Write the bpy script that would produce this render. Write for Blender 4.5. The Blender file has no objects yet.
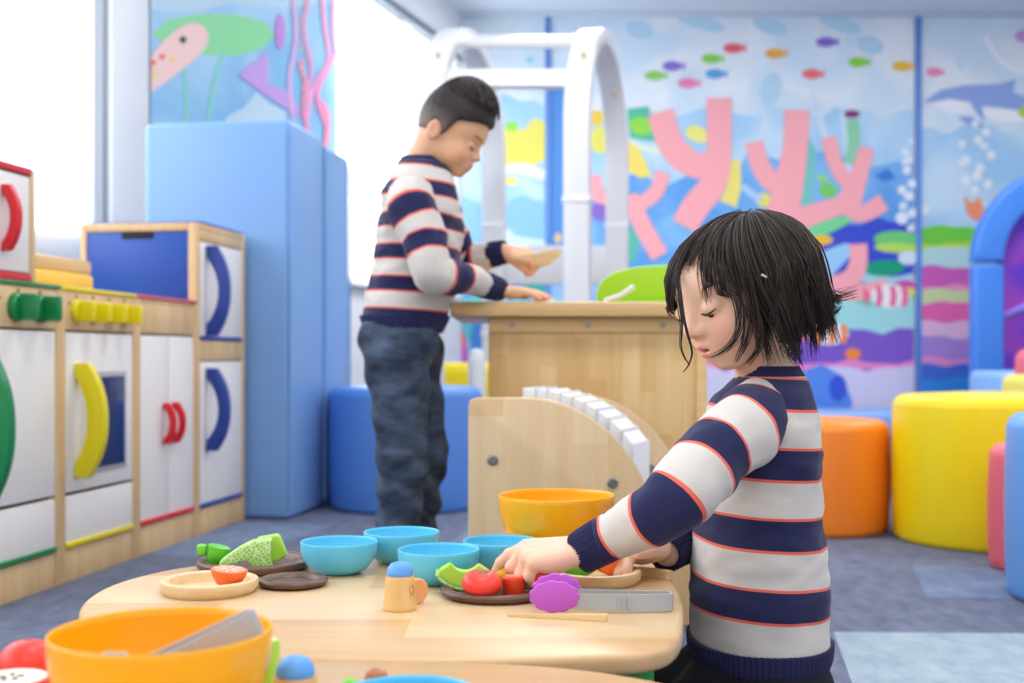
import bpy, bmesh, math, random
import numpy as np
from mathutils import Vector, Matrix, noise
random.seed(7)
rng = np.random.default_rng(7)
SC = bpy.context.scene
COL = SC.collection
PI = math.pi
FPX, V0, CAMZ = 1200.0, 358.0, 0.52          # lens in pixels, horizon row, camera height
def px(u, v, d):
    return Vector(((u-512)/FPX*d, d, CAMZ-(v-V0)/FPX*d))
def sx(u, d): return (u-512)/FPX*d
def sz(v, d): return CAMZ-(v-V0)/FPX*d

# ------------------------------------------------------------------ materials
def lin(c):
    if isinstance(c, str):
        c = [int(c[i:i+2], 16) for i in (0, 2, 4)]
    return tuple(((x/255)/12.92 if x/255 <= .04045 else ((x/255+.055)/1.055)**2.4) for x in c) + (1,)
class NT:
    def __init__(s, m):
        s.m = m; m.use_nodes = True; s.t = m.node_tree; s.n = s.t.nodes; s.l = s.t.links
        s.bsdf = s.n['Principled BSDF']
    def add(s, typ, **kw):
        n = s.n.new(typ)
        for k, v in kw.items():
            setattr(n, k, v)
        return n
    def link(s, a, b): s.l.new(a, b)
def mat(name, col, rough=.5, spec=.5, var=0., vscale=8., bump=0., bscale=200., coat=0., sss=0., sheen=0., stretch=(1, 1, 1)):
    m = bpy.data.materials.new(name); t = NT(m); b = t.bsdf
    c = lin(col)
    b.inputs['Base Color'].default_value = c
    b.inputs['Roughness'].default_value = rough
    b.inputs['Specular IOR Level'].default_value = spec
    b.inputs['Coat Weight'].default_value = coat
    b.inputs['Coat Roughness'].default_value = .15
    if sheen: b.inputs['Sheen Weight'].default_value = sheen
    if sss:
        b.inputs['Subsurface Weight'].default_value = sss
        b.inputs['Subsurface Radius'].default_value = (1., .45, .3)
        b.inputs['Subsurface Scale'].default_value = .006
    if var or bump:
        tc = t.add('ShaderNodeTexCoord'); mp = t.add('ShaderNodeMapping'); mp.inputs['Scale'].default_value = stretch
        t.link(tc.outputs['Object'], mp.inputs['Vector'])
        if var:
            nz = t.add('ShaderNodeTexNoise'); nz.inputs['Scale'].default_value = vscale; nz.inputs['Detail'].default_value = 4
            t.link(mp.outputs['Vector'], nz.inputs['Vector'])
            mx = t.add('ShaderNodeMix', data_type='RGBA')
            mx.inputs[6].default_value = tuple(max(0, x*(1-var)) for x in c[:3])+(1,)
            mx.inputs[7].default_value = tuple(min(1, x*(1+var)) for x in c[:3])+(1,)
            t.link(nz.outputs['Fac'], mx.inputs[0]); t.link(mx.outputs[2], b.inputs['Base Color'])
        if bump:
            n2 = t.add('ShaderNodeTexNoise'); n2.inputs['Scale'].default_value = bscale; n2.inputs['Detail'].default_value = 3
            t.link(mp.outputs['Vector'], n2.inputs['Vector'])
            bp = t.add('ShaderNodeBump'); bp.inputs['Strength'].default_value = bump; bp.inputs['Distance'].default_value = .002
            t.link(n2.outputs['Fac'], bp.inputs['Height']); t.link(bp.outputs['Normal'], b.inputs['Normal'])
    return m
def wood(name, c1, c2, axis='X', scale=30., rough=.42, staves=0., coat=.15, c3=None):
    """grain stretched along an axis; staves = width of the glued boards across it"""
    m = bpy.data.materials.new(name); t = NT(m); b = t.bsdf
    b.inputs['Roughness'].default_value = rough; b.inputs['Coat Weight'].default_value = coat; b.inputs['Coat Roughness'].default_value = .2
    tc = t.add('ShaderNodeTexCoord'); mp = t.add('ShaderNodeMapping')
    s = [1., 1., 1.]; s['XYZ'.index(axis)] = .07; mp.inputs['Scale'].default_value = s
    t.link(tc.outputs['Object'], mp.inputs['Vector'])
    nz = t.add('ShaderNodeTexNoise'); nz.inputs['Scale'].default_value = scale; nz.inputs['Detail'].default_value = 6; nz.inputs['Roughness'].default_value = .65
    nz.inputs['Distortion'].default_value = .6
    t.link(mp.outputs['Vector'], nz.inputs['Vector'])
    rp = t.add('ShaderNodeValToRGB'); rp.color_ramp.elements[0].position = .3; rp.color_ramp.elements[1].position = .7
    rp.color_ramp.elements[0].color = lin(c2); rp.color_ramp.elements[1].color = lin(c1)
    t.link(nz.outputs['Fac'], rp.inputs['Fac'])
    out = rp.outputs['Color']
    if staves:
        sp = t.add('ShaderNodeSeparateXYZ'); t.link(tc.outputs['Object'], sp.inputs[0])
        a = {'X': 'Y', 'Y': 'X', 'Z': 'X'}[axis]
        def stave(coord, w):
            d = t.add('ShaderNodeMath', operation='DIVIDE'); d.inputs[1].default_value = w; t.link(sp.outputs[coord], d.inputs[0])
            f = t.add('ShaderNodeMath', operation='FLOOR'); t.link(d.outputs[0], f.inputs[0]); return f.outputs[0]
        f1 = stave(a, staves)
        # offset along the grain by row, so the ends of the boards are staggered
        off = t.add('ShaderNodeMath', operation='MULTIPLY'); off.inputs[1].default_value = .37; t.link(f1, off.inputs[0])
        d2 = t.add('ShaderNodeMath', operation='DIVIDE'); d2.inputs[1].default_value = staves*7; t.link(sp.outputs[axis], d2.inputs[0])
        ad = t.add('ShaderNodeMath', operation='ADD'); t.link(d2.outputs[0], ad.inputs[0]); t.link(off.outputs[0], ad.inputs[1])
        f2 = t.add('ShaderNodeMath', operation='FLOOR'); t.link(ad.outputs[0], f2.inputs[0])
        cb = t.add('ShaderNodeCombineXYZ'); t.link(f1, cb.inputs[0]); t.link(f2.outputs[0], cb.inputs[1])
        wn = t.add('ShaderNodeTexWhiteNoise', noise_dimensions='2D'); t.link(cb.outputs[0], wn.inputs['Vector'])
        mx = t.add('ShaderNodeMix', data_type='RGBA', blend_type='MULTIPLY'); mx.inputs[0].default_value = 1
        r2 = t.add('ShaderNodeValToRGB'); r2.color_ramp.elements[0].color = lin(c3 or (226, 205, 178)); r2.color_ramp.elements[1].color = (1, 1, 1, 1)
        t.link(wn.outputs['Value'], r2.inputs['Fac'])
        t.link(out, mx.inputs[6]); t.link(r2.outputs['Color'], mx.inputs[7]); out = mx.outputs[2]
    t.link(out, b.inputs['Base Color'])
    return m

# ------------------------------------------------------------------ objects
def tag(o, label=None, cat=None, group=None, kind=None):
    if label: o['label'] = label
    if cat: o['category'] = cat
    if group: o['group'] = group
    if kind: o['kind'] = kind
    return o
def empty(name, loc=(0, 0, 0), rz=0., label=None, cat=None, group=None):
    o = bpy.data.objects.new(name, None); COL.objects.link(o); o.location = loc; o.rotation_euler = (0, 0, rz)
    o.empty_display_size = .02
    return tag(o, label, cat, group)
def copy_tree(o, parent=None):
    c = o.copy(); COL.objects.link(c)
    if parent is not None: c.parent = parent
    for ch in list(o.children): copy_tree(ch, c)
    return c
class MB:
    """collects shapes into one bmesh"""
    def __init__(s): s.bm = bmesh.new()
    def _merge(s, b, mi):
        me = bpy.data.meshes.new('t'); b.to_mesh(me); b.free()
        for p in me.polygons: p.material_index = mi
        s.bm.from_mesh(me); bpy.data.meshes.remove(me)
    def box(s, c, size, bev=0., mi=0, seg=2, rot=None):
        b = bmesh.new(); bmesh.ops.create_cube(b, size=1)
        for v in b.verts: v.co = Vector((v.co.x*size[0], v.co.y*size[1], v.co.z*size[2]))
        if bev: bmesh.ops.bevel(b, geom=list(b.edges), offset=min(bev, min(size)*.49), segments=seg, affect='EDGES', profile=.5)
        M = Matrix.Translation(c) @ (rot.to_4x4() if rot is not None else Matrix())
        b.transform(M); s._merge(b, mi); return s
    def span(s, lo, hi, bev=0., mi=0, seg=2):
        lo, hi = Vector(lo), Vector(hi)
        return s.box((lo+hi)/2, hi-lo, bev, mi, seg)
    def lathe(s, prof, c=(0, 0, 0), seg=48, mi=0, M=None, closed=False):
        """profile of (r, z); closed loops when the first and last radius are 0"""
        b = bmesh.new(); rings = []
        for r, z in prof:
            if r < 1e-6: rings.append([b.verts.new((0, 0, z))])
            else: rings.append([b.verts.new((r*math.cos(2*PI*k/seg), r*math.sin(2*PI*k/seg), z)) for k in range(seg)])
        n = len(rings)
        for i in range(n-1 + (1 if closed else 0)):
            A, B = rings[i], rings[(i+1) % n]
            for k in range(seg):
                k2 = (k+1) % seg
                if len(A) == 1 and len(B) == 1: continue
                if len(A) == 1: b.faces.new((A[0], B[k2], B[k]))
                elif len(B) == 1: b.faces.new((A[k], A[k2], B[0]))
                else: b.faces.new((A[k], A[k2], B[k2], B[k]))
        bmesh.ops.recalc_face_normals(b, faces=b.faces)
        b.transform(Matrix.Translation(c) @ (M if M is not None else Matrix())); s._merge(b, mi); return s
    def prism(s, pts, h, M=None, bev=0., mi=0, seg=2):
        """outline (x, y) extruded from z=0 to z=h"""
        b = bmesh.new()
        f = b.faces.new([b.verts.new((x, y, 0)) for x, y in pts])
        r = bmesh.ops.extrude_face_region(b, geom=[f])
        bmesh.ops.translate(b, vec=(0, 0, h), verts=[v for v in r['geom'] if isinstance(v, bmesh.types.BMVert)])
        bmesh.ops.recalc_face_normals(b, faces=b.faces)
        if bev:
            es = [e for e in b.edges if abs(e.verts[0].co.z-e.verts[1].co.z) < 1e-6]
            bmesh.ops.bevel(b, geom=es, offset=bev, segments=seg, affect='EDGES', profile=.5)
        if M is not None: b.transform(M)
        s._merge(b, mi); return s
    def tube(s, pts, rad, seg=12, mi=0, caps=True, flat=None):
        """tube along points; rad number or list; flat=(a,b) squash"""
        pts = [Vector(p) for p in pts]; n = len(pts)
        if not isinstance(rad, (list, tuple)): rad = [rad]*n
        b = bmesh.new(); rings = []; up = None
        for i, p in enumerate(pts):
            d = (pts[min(i+1, n-1)]-pts[max(i-1, 0)]).normalized()
            if up is None: up = d.orthogonal().normalized()
            up = (up-d*up.dot(d)).normalized(); sd = d.cross(up)
            rings.append([b.verts.new(p+rad[i]*(math.cos(2*PI*k/seg)*up+math.sin(2*PI*k/seg)*sd)) for k in range(seg)])
        for i in range(n-1):
            for k in range(seg):
                b.faces.new((rings[i][k], rings[i][(k+1) % seg], rings[i+1][(k+1) % seg], rings[i+1][k]))
        if caps: b.faces.new(list(reversed(rings[0]))); b.faces.new(rings[-1])
        bmesh.ops.recalc_face_normals(b, faces=b.faces)
        s._merge(b, mi); return s
    def ell(s, c, r, M=None, mi=0, u=32, v=18):
        b = bmesh.new(); bmesh.ops.create_uvsphere(b, u_segments=u, v_segments=v, radius=1)
        for w in b.verts: w.co = Vector((w.co.x*r[0], w.co.y*r[1], w.co.z*r[2]))
        b.transform(Matrix.Translation(c) @ (M if M is not None else Matrix())); s._merge(b, mi); return s
    def build(s, name, mats, parent=None, loc=None, angle=35, deform=None):
        if deform:
            for v in s.bm.verts: v.co = deform(v.co)
        for f in s.bm.faces: f.smooth = True
        me = bpy.data.meshes.new(name); s.bm.to_mesh(me); s.bm.free()
        if angle < 180: me.set_sharp_from_angle(angle=math.radians(angle))
        if not isinstance(mats, (list, tuple)): mats = [mats]
        for m in mats: me.materials.append(m)
        o = bpy.data.objects.new(name, me); COL.objects.link(o)
        if parent is not None: o.parent = parent
        if loc is not None: o.location = loc
        return o
def mesh_obj(name, V, Fc, mats, parent=None, attrs=None, smooth=True):
    me = bpy.data.meshes.new(name); me.from_pydata([tuple(map(float, v)) for v in V], [], [tuple(map(int, f)) for f in Fc])
    me.validate(); me.update()
    if smooth: me.polygons.foreach_set('use_smooth', [True]*len(me.polygons))
    for k, a in (attrs or {}).items():
        at = me.attributes.new(k, 'FLOAT', 'POINT'); at.data.foreach_set('value', np.asarray(a, dtype=np.float32))
    for m in (mats if isinstance(mats, (list, tuple)) else [mats]): me.materials.append(m)
    o = bpy.data.objects.new(name, me); COL.objects.link(o)
    if parent is not None: o.parent = parent
    return o
def rrect(x0, y0, x1, y1, r, n=10):
    """rounded rectangle outline, r = one radius or four (near-left, near-right, far-right, far-left)"""
    if not isinstance(r, (list, tuple)): r = [r]*4
    out = []
    for (cx, cy, a0, rr) in ((x0+r[0], y0+r[0], PI, r[0]), (x1-r[1], y0+r[1], 1.5*PI, r[1]), (x1-r[2], y1-r[2], 0, r[2]), (x0+r[3], y1-r[3], .5*PI, r[3])):
        for k in range(n+1):
            a = a0+.5*PI*k/n; out.append((cx+rr*math.cos(a), cy+rr*math.sin(a)))
    return out
def spline(pts, n):
    """Catmull-Rom through the rows of pts, n samples"""
    P = np.array(pts, float); m = len(P); out = []
    for t in np.linspace(0, m-1, n):
        i = min(int(t), m-2); f = t-i
        p0, p1, p2, p3 = P[max(i-1, 0)], P[i], P[i+1], P[min(i+2, m-1)]
        out.append(.5*((2*p1)+(-p0+p2)*f+(2*p0-5*p1+4*p2-p3)*f*f+(-p0+3*p1-3*p2+p3)*f**3))
    return np.array(out)

# ------------------------------------------------------------------ smooth implicit bodies
def s_cap(P, a, b, ra, rb):
    a = np.asarray(a, np.float32); b = np.asarray(b, np.float32); ab = b-a
    t = np.clip(((P-a) @ ab)/max(float(ab @ ab), 1e-9), 0, 1)
    return np.linalg.norm(P-a-t[:, None]*ab, axis=1)-(ra+(rb-ra)*t)
def s_ell(P, c, r, R=None):
    Q = P-np.asarray(c, np.float32)
    if R is not None: Q = Q @ np.asarray(R, np.float32)
    r = np.asarray(r, np.float32)
    k0 = np.linalg.norm(Q/r, axis=1); k1 = np.linalg.norm(Q/(r*r), axis=1)
    return k0*(k0-1)/np.maximum(k1, 1e-6)
def smin(a, b, k):
    h = np.clip(.5+.5*(b-a)/k, 0, 1); return b+(a-b)*h-k*h*(1-h)
def smax(a, b, k): return -smin(-a, -b, k)
def surface(f, lo, hi, h, blk=6):
    """surface nets on a grid; only the blocks near the surface are evaluated"""
    lo = np.array(lo, np.float32); hi = np.array(hi, np.float32)
    n = (np.ceil((hi-lo)/h/blk).astype(int)+1)*blk
    nb = n//blk
    I = np.stack(np.meshgrid(*[np.arange(k) for k in nb], indexing='ij'), -1).reshape(-1, 3)
    cen = lo+(I*blk+blk/2)*h
    fc = f(cen.astype(np.float32))
    act = np.abs(fc) < blk*h*1.5
    G = np.repeat(np.repeat(np.repeat(fc.reshape(nb), blk, 0), blk, 1), blk, 2).astype(np.float32)
    loc = np.stack(np.meshgrid(*[np.arange(blk)]*3, indexing='ij'), -1).reshape(-1, 3)
    A = I[act]
    for s in range(0, len(A), 2000):
        idx = (A[s:s+2000, None, :]*blk+loc[None]).reshape(-1, 3)
        G[idx[:, 0], idx[:, 1], idx[:, 2]] = f((lo+idx*h).astype(np.float32))
    S = G < 0
    c = S[:-1, :-1, :-1]
    cnt = np.zeros(c.shape, np.int8)
    offs = [(i, j, k) for i in (0, 1) for j in (0, 1) for k in (0, 1)]
    sl = lambda A_, o: A_[o[0]:A_.shape[0]-1+o[0], o[1]:A_.shape[1]-1+o[1], o[2]:A_.shape[2]-1+o[2]]
    for o in offs: cnt += sl(S, o)
    cells = np.argwhere((cnt > 0) & (cnt < 8))
    vid = -np.ones(c.shape, np.int64); vid[cells[:, 0], cells[:, 1], cells[:, 2]] = np.arange(len(cells))
    acc = np.zeros((len(cells), 3)); num = np.zeros(len(cells))
    for a in offs:
        for ax in range(3):
            if a[ax]: continue
            b = list(a); b[ax] = 1
            va = G[cells[:, 0]+a[0], cells[:, 1]+a[1], cells[:, 2]+a[2]]; vb = G[cells[:, 0]+b[0], cells[:, 1]+b[1], cells[:, 2]+b[2]]
            m = (va < 0) != (vb < 0)
            t = np.where(m, va/np.where(va-vb == 0, 1, va-vb), 0)
            p = np.array(a)[None, :]+t[:, None]*(np.array(b)-np.array(a))[None, :]
            acc[m] += p[m]; num[m] += 1
    V = lo+(cells+acc/num[:, None])*h
    Fs = []
    for ax in range(3):
        b1, b2 = (ax+1) % 3, (ax+2) % 3
        sA = [slice(None)]*3; sB = [slice(None)]*3; sA[ax] = slice(0, -1); sB[ax] = slice(1, None)
        E = np.argwhere(S[tuple(sA)] != S[tuple(sB)])
        E = E[(E[:, b1] > 0) & (E[:, b2] > 0)]
        inside = S[E[:, 0], E[:, 1], E[:, 2]]
        q = []
        for d1, d2 in ((-1, -1), (0, -1), (0, 0), (-1, 0)):
            C = E.copy(); C[:, b1] += d1; C[:, b2] += d2
            ok = np.minimum(C, np.array(c.shape)-1); q.append(vid[ok[:, 0], ok[:, 1], ok[:, 2]])
        Q = np.stack(q, 1); Q[~inside] = Q[~inside][:, ::-1]
        Fs.append(Q[(Q >= 0).all(1)])
    Fc = np.concatenate(Fs)
    for _ in range(2):                                    # pull the vertices on to the true surface
        P = V.astype(np.float32); e = h*.25
        f0 = f(P); g = np.stack([(f(P+np.eye(3, dtype=np.float32)[k]*e)-f0)/e for k in range(3)], 1)
        st = (f0/np.maximum((g*g).sum(1), .2))[:, None]*g
        L = np.linalg.norm(st, axis=1, keepdims=True); st *= np.minimum(1, h*.6/np.maximum(L, 1e-9))
        V = V-st
    return V, Fc
def nz3(p, s, seed=0.): return noise.noise(Vector((p[0]*s+seed, p[1]*s+seed*.7, p[2]*s-seed)))
def sines(P, s, seed=0):
    r = np.random.default_rng(seed); a = np.zeros(len(P), np.float32)
    for _ in range(6):
        w = r.normal(size=3)*s; a += np.sin(P @ w.astype(np.float32)+r.uniform(0, 6.28)).astype(np.float32)
    return a/6
def loft(rings_c, rx, ry, ax_x=None, ax_y=None, seg=48, fn=None):
    """rings with centres; returns V, F (closed by end fans)"""
    V = []; Fc = []; n = len(rings_c)
    for i in range(n):
        X = np.array(ax_x[i] if ax_x is not None else (1, 0, 0)); Y = np.array(ax_y[i] if ax_y is not None else (0, 1, 0))
        for k in range(seg):
            a = 2*PI*k/seg; m = fn(i, a) if fn else 1.
            V.append(np.array(rings_c[i])+X*rx[i]*m*math.cos(a)+Y*ry[i]*m*math.sin(a))
    for i in range(n-1):
        for k in range(seg):
            Fc.append((i*seg+k, i*seg+(k+1) % seg, (i+1)*seg+(k+1) % seg, (i+1)*seg+k))
    Fc.append(tuple(range(seg))[::-1]); Fc.append(tuple((n-1)*seg+k for k in range(seg)))
    return np.array(V), Fc
# ================================================================== THE ROOM
WH = 2.97; YB = 8.6
M_wall = mat('wall_paint', (236, 238, 241), .75, .3)
M_ceil = mat('ceiling_paint', (214, 222, 232), .8, .2)
M_frame = mat('window_frame_metal', (226, 229, 233), .45)
M_grey = mat('grey_metal', (150, 157, 166), .4)
M_dark = mat('dark_rail', (92, 100, 110), .4)
# lit window: frosted pane with bright daylight behind
M_pane = bpy.data.materials.new('daylit_pane'); _t = NT(M_pane)
_t.bsdf.inputs['Base Color'].default_value = lin((245, 248, 252)); _t.bsdf.inputs['Roughness'].default_value = .3
_t.bsdf.inputs['Emission Color'].default_value = (.95, .98, 1, 1); _t.bsdf.inputs['Emission Strength'].default_value = 1.0

# carpet: blue-grey pile with a faint square weave
M_carpet = bpy.data.materials.new('carpet'); t = NT(M_carpet)
def carpet(t, ca, cb, sc):
    tc = t.add('ShaderNodeTexCoord')
    n1 = t.add('ShaderNodeTexNoise'); n1.inputs['Scale'].default_value = sc; n1.inputs['Detail'].default_value = 6; n1.inputs['Roughness'].default_value = .7
    mp = t.add('ShaderNodeMapping'); mp.inputs['Scale'].default_value = (1, .45, 1); mp.inputs['Rotation'].default_value = (0, 0, -.29)
    t.link(tc.outputs['Object'], mp.inputs['Vector']); t.link(mp.outputs['Vector'], n1.inputs['Vector'])
    rp = t.add('ShaderNodeValToRGB'); rp.color_ramp.elements[0].position = .32; rp.color_ramp.elements[1].position = .7
    rp.color_ramp.elements[0].color = lin(ca); rp.color_ramp.elements[1].color = lin(cb)
    t.link(n1.outputs['Fac'], rp.inputs['Fac']); t.link(rp.outputs['Color'], t.bsdf.inputs['Base Color'])
    n2 = t.add('ShaderNodeTexNoise'); n2.inputs['Scale'].default_value = 260; t.link(tc.outputs['Object'], n2.inputs['Vector'])
    bp = t.add('ShaderNodeBump'); bp.inputs['Strength'].default_value = .5; bp.inputs['Distance'].default_value = .003
    t.link(n2.outputs['Fac'], bp.inputs['Height']); t.link(bp.outputs['Normal'], t.bsdf.inputs['Normal'])
    t.bsdf.inputs['Roughness'].default_value = .9; t.bsdf.inputs['Specular IOR Level'].default_value = .2
carpet(t, (92, 99, 124), (124, 131, 152), 24)
M_carpet2 = bpy.data.materials.new('carpet_pale_tile'); carpet(NT(M_carpet2), (140, 158, 176), (172, 188, 198), 22)
M_carpet3 = bpy.data.materials.new('carpet_slate_tile'); carpet(NT(M_carpet3), (104, 120, 152), (132, 148, 174), 22)

fl = MB(); fl.span((-4.5, -3.2, -.1), (5.2, 9, 0))
A17 = math.radians(-16.9)
def tile(cx, cy, w, h, mi):
    c, s = math.cos(A17), math.sin(A17)
    b = bmesh.new()
    vs = [b.verts.new((cx+x*c-y*s, cy+x*s+y*c, .0008)) for x, y in ((0, 0), (w, 0), (w, h), (0, h))]
    b.faces.new(vs); fl._merge(b, mi)
def tile4(pts, mi):
    b = bmesh.new(); b.faces.new([b.verts.new((x, y, .0008)) for x, y in pts]); fl._merge(b, mi)
tile4([(.54, 1.9), (1.6, 1.82), (1.72, 2.24), (.61, 2.275)], 1)
tile4([(-1.03, 3.2), (-.72, 3.12), (-.55, 3.72), (-.85, 3.8)], 2)
tile4([(-.2, 3.3), (.25, 3.25), (.35, 3.6), (-.12, 3.66)], 2)
tile4([(.9, 2.6), (1.5, 2.55), (1.6, 2.95), (1.0, 3.0)], 2)
floor = fl.build('floor', [M_carpet, M_carpet2, M_carpet3], angle=30); tag(floor, kind='structure')
ce = MB().span((-4.5, -3.2, WH), (5.2, 9, WH+.1)).build('ceiling', M_ceil); tag(ce, kind='structure')
bw = MB().span((-1.2, YB, 0), (5.2, YB+.15, WH)).build('wall_back', M_wall); tag(bw, kind='structure')
rw = MB().span((4.9, -3.2, 0), (5.05, YB, WH)).build('wall_right', M_wall); tag(rw, kind='structure')

# window wall, in a frame of its own: x along the wall, y outwards
WROT = math.atan2(.957, .29); W0 = Vector((-1.69, 4.2, 0)); WM = Matrix.Translation(W0) @ Matrix.Rotation(WROT, 4, 'Z')
def wt(u):                       # where a sight line meets the window wall
    k = (u-512)/FPX; return (4.2*k+1.69)/(.29-.957*k)
def wz(u, v): return CAMZ-(v-V0)/FPX*(4.2+.957*wt(u))
def wobj(mb, name, mats, kind='structure', **kw):
    o = mb.build(name, mats, **kw); o.matrix_world = WM
    if kind: tag(o, kind=kind)
    return o
T1, T2, T3 = .45, .717, 2.483
wobj(MB().span((-7, 0, 0), (4.9, .16, .93)).span((-7, 0, 2.66), (4.9, .16, WH)).span((T1, 0, .93), (T3, .16, 2.66)).span((4.45, 0, .93), (4.9, .16, 2.66)), 'wall_left', M_wall)
wobj(MB().span((-7, -.06, .80), (T1+.1, .12, .955), .006), 'trim_1', mat('sill_paint', (222, 220, 218), .5))
wobj(MB().span((T3, -.05, .925), (4.5, .12, .955), .006), 'trim_2', M_frame)
wobj(MB().span((T1+.0, -.02, 0), (T2-.02, .02, WH), .006), 'trim_3', M_frame)
wobj(MB().span((T3-.02, -.035, 2.645), (4.6, .03, 2.69), .004), 'trim_4', M_dark)
def window(n, a, b, bars):
    o = wobj(MB().span((a, .03, .95), (a+.05, .09, 2.66), .004).span((b-.05, .03, .95), (b, .09, 2.66), .004)
             .span((a, .03, .95), (b, .09, .985), .004).span((a, .03, 2.62), (b, .09, 2.66), .004), 'window_%d' % n, M_frame)
    p = MB().span((a, .06, .955), (b, .07, 2.655)).build('pane', M_pane, parent=o)
    for x, w, m in bars: MB().span((x, .0, .955), (x+w, .055, 2.65), .004).build('mullion', m, parent=o)
    return o
window(1, -7, T1, [(-.17, .02, M_grey), (T1-.035, .045, M_grey), (-2.4, .05, M_frame), (-4.6, .05, M_frame)])
window(2, T3, 4.45, [(3.5, .16, M_frame), (4.1, .05, M_frame)])

# ------------------------------------------------------------------ murals
MUR = {}
def mcol(c):
    c = tuple(c)
    if c not in MUR: MUR[c] = mat('mural_ink_%d' % len(MUR), c, .55, .3)
    return MUR[c]
class Mural:
    """printed sheet: flat shapes of ink on one board"""
    def __init__(s, place): s.place = place; s.bm = bmesh.new(); s.mats = []; s.k = 0; s.q = 0
    def poly(s, pts, col, layer=None):
        if layer is None: s.k += 1; layer = s.k
        m = col if isinstance(col, bpy.types.Material) else mcol(col)
        if m not in s.mats: s.mats.append(m)
        s.q += 1; layer = layer+.004*s.q
        f = s.bm.faces.new([s.bm.verts.new(s.place(u, v, layer)) for u, v in pts]); f.material_index = s.mats.index(m); return s
    def ell(s, cx, cy, rx, ry, col, a=0., layer=None, n=28):
        c, q = math.cos(a), math.sin(a)
        return s.poly([(cx+rx*math.cos(2*PI*k/n)*c-ry*math.sin(2*PI*k/n)*q, cy+rx*math.cos(2*PI*k/n)*q+ry*math.sin(2*PI*k/n)*c) for k in range(n)], col, layer)
    def stroke(s, pts, w, col, n=0, round_=False, layer=None):
        P = spline(pts, n) if n else np.array(pts, float)
        W = np.interp(np.linspace(0, 1, len(P)), np.linspace(0, 1, len(w)), w) if isinstance(w, (list, tuple)) else np.full(len(P), float(w))
        T = np.gradient(P, axis=0); T /= np.linalg.norm(T, axis=1, keepdims=True)+1e-9; N = np.stack([-T[:, 1], T[:, 0]], 1)
        L = P+N*W[:, None]/2; R = P-N*W[:, None]/2
        out = [tuple(p) for p in L]
        if round_:
            a0 = math.atan2(N[-1][1], N[-1][0]); out += [(P[-1][0]+W[-1]/2*math.cos(a0-PI*k/8), P[-1][1]+W[-1]/2*math.sin(a0-PI*k/8)) for k in range(1, 8)]
        out += [tuple(p) for p in R[::-1]]
        if round_:
            a0 = math.atan2(-N[0][1], -N[0][0]); out += [(P[0][0]+W[0]/2*math.cos(a0-PI*k/8), P[0][1]+W[0]/2*math.sin(a0-PI*k/8)) for k in range(1, 8)]
        return s.poly(out, col, layer)
    def band(s, x0, x1, ytop, ybot, col, amp=2., seed=0, layer=None):
        n = 24; r = np.random.default_rng(seed); ph = r.uniform(0, 6, 6)
        w = lambda x, q: amp*(math.sin(x*.09+ph[q])+.6*math.sin(x*.21+ph[q+1]))
        top = [(x, ytop+w(x, 0)) for x in np.linspace(x0, x1, n)]; bot = [(x, ybot+w(x, 3)) for x in np.linspace(x1, x0, n)]
        return s.poly(top+bot, col, layer)
    def fish(s, x, y, L, h, col, d=1, layer=None):
        s.ell(x, y, L*.36, h/2, col, layer=layer)
        return s.poly([(x-d*L*.25, y), (x-d*L*.52, y-h*.42), (x-d*L*.45, y), (x-d*L*.52, y+h*.42)], col, layer)
    def build(s, name, label, cat, group=None, Mx=None):
        for f in s.bm.faces: f.normal_update()
        me = bpy.data.meshes.new(name); s.bm.to_mesh(me); s.bm.free()
        for m in s.mats: me.materials.append(m)
        o = bpy.data.objects.new(name, me); COL.objects.link(o)
        if Mx is not None: o.matrix_world = Mx
        return tag(o, label, cat, group)
def back(u, v, L): return px(u, v, YB-.012-.0006*L)
def pier(u, v, L): return Vector((wt(u), -.012-.0004*L, wz(u, v)))
def paper(name, c1, c2, sc, c0=.42, c3=.62):
    m = bpy.data.materials.new(name); t = NT(m); tc = t.add('ShaderNodeTexCoord'); nz = t.add('ShaderNodeTexNoise')
    nz.inputs['Scale'].default_value = sc; nz.inputs['Detail'].default_value = 3; nz.inputs['Distortion'].default_value = 1.2
    t.link(tc.outputs['Object'], nz.inputs['Vector']); r = t.add('ShaderNodeValToRGB')
    r.color_ramp.elements[0].position = c0; r.color_ramp.elements[1].position = c3
    r.color_ramp.elements[0].color = lin(c1); r.color_ramp.elements[1].color = lin(c2)
    t.link(nz.outputs['Fac'], r.inputs['Fac']); t.link(r.outputs['Color'], t.bsdf.inputs['Base Color']); t.bsdf.inputs['Roughness'].default_value = .55
    return m
P_pale = paper('mural_pale_water', (208, 227, 242), (232, 238, 244), 1.4)
P_mid = paper('mural_mid_water', (160, 205, 239), (198, 224, 243), 1.6)
P_deep = paper('mural_deep_water', (90, 158, 226), (128, 186, 235), 1.7)
CORAL = (252, 172, 178); WHITE = (240, 243, 246); YEL = (240, 226, 104); GRN = (120, 206, 110); TEAL = (88, 192, 158)

def sheet(m, x0, x1, y0, y1, col): m.poly([(x0, y0), (x1, y0), (x1, y1), (x0, y1)], col)
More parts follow.
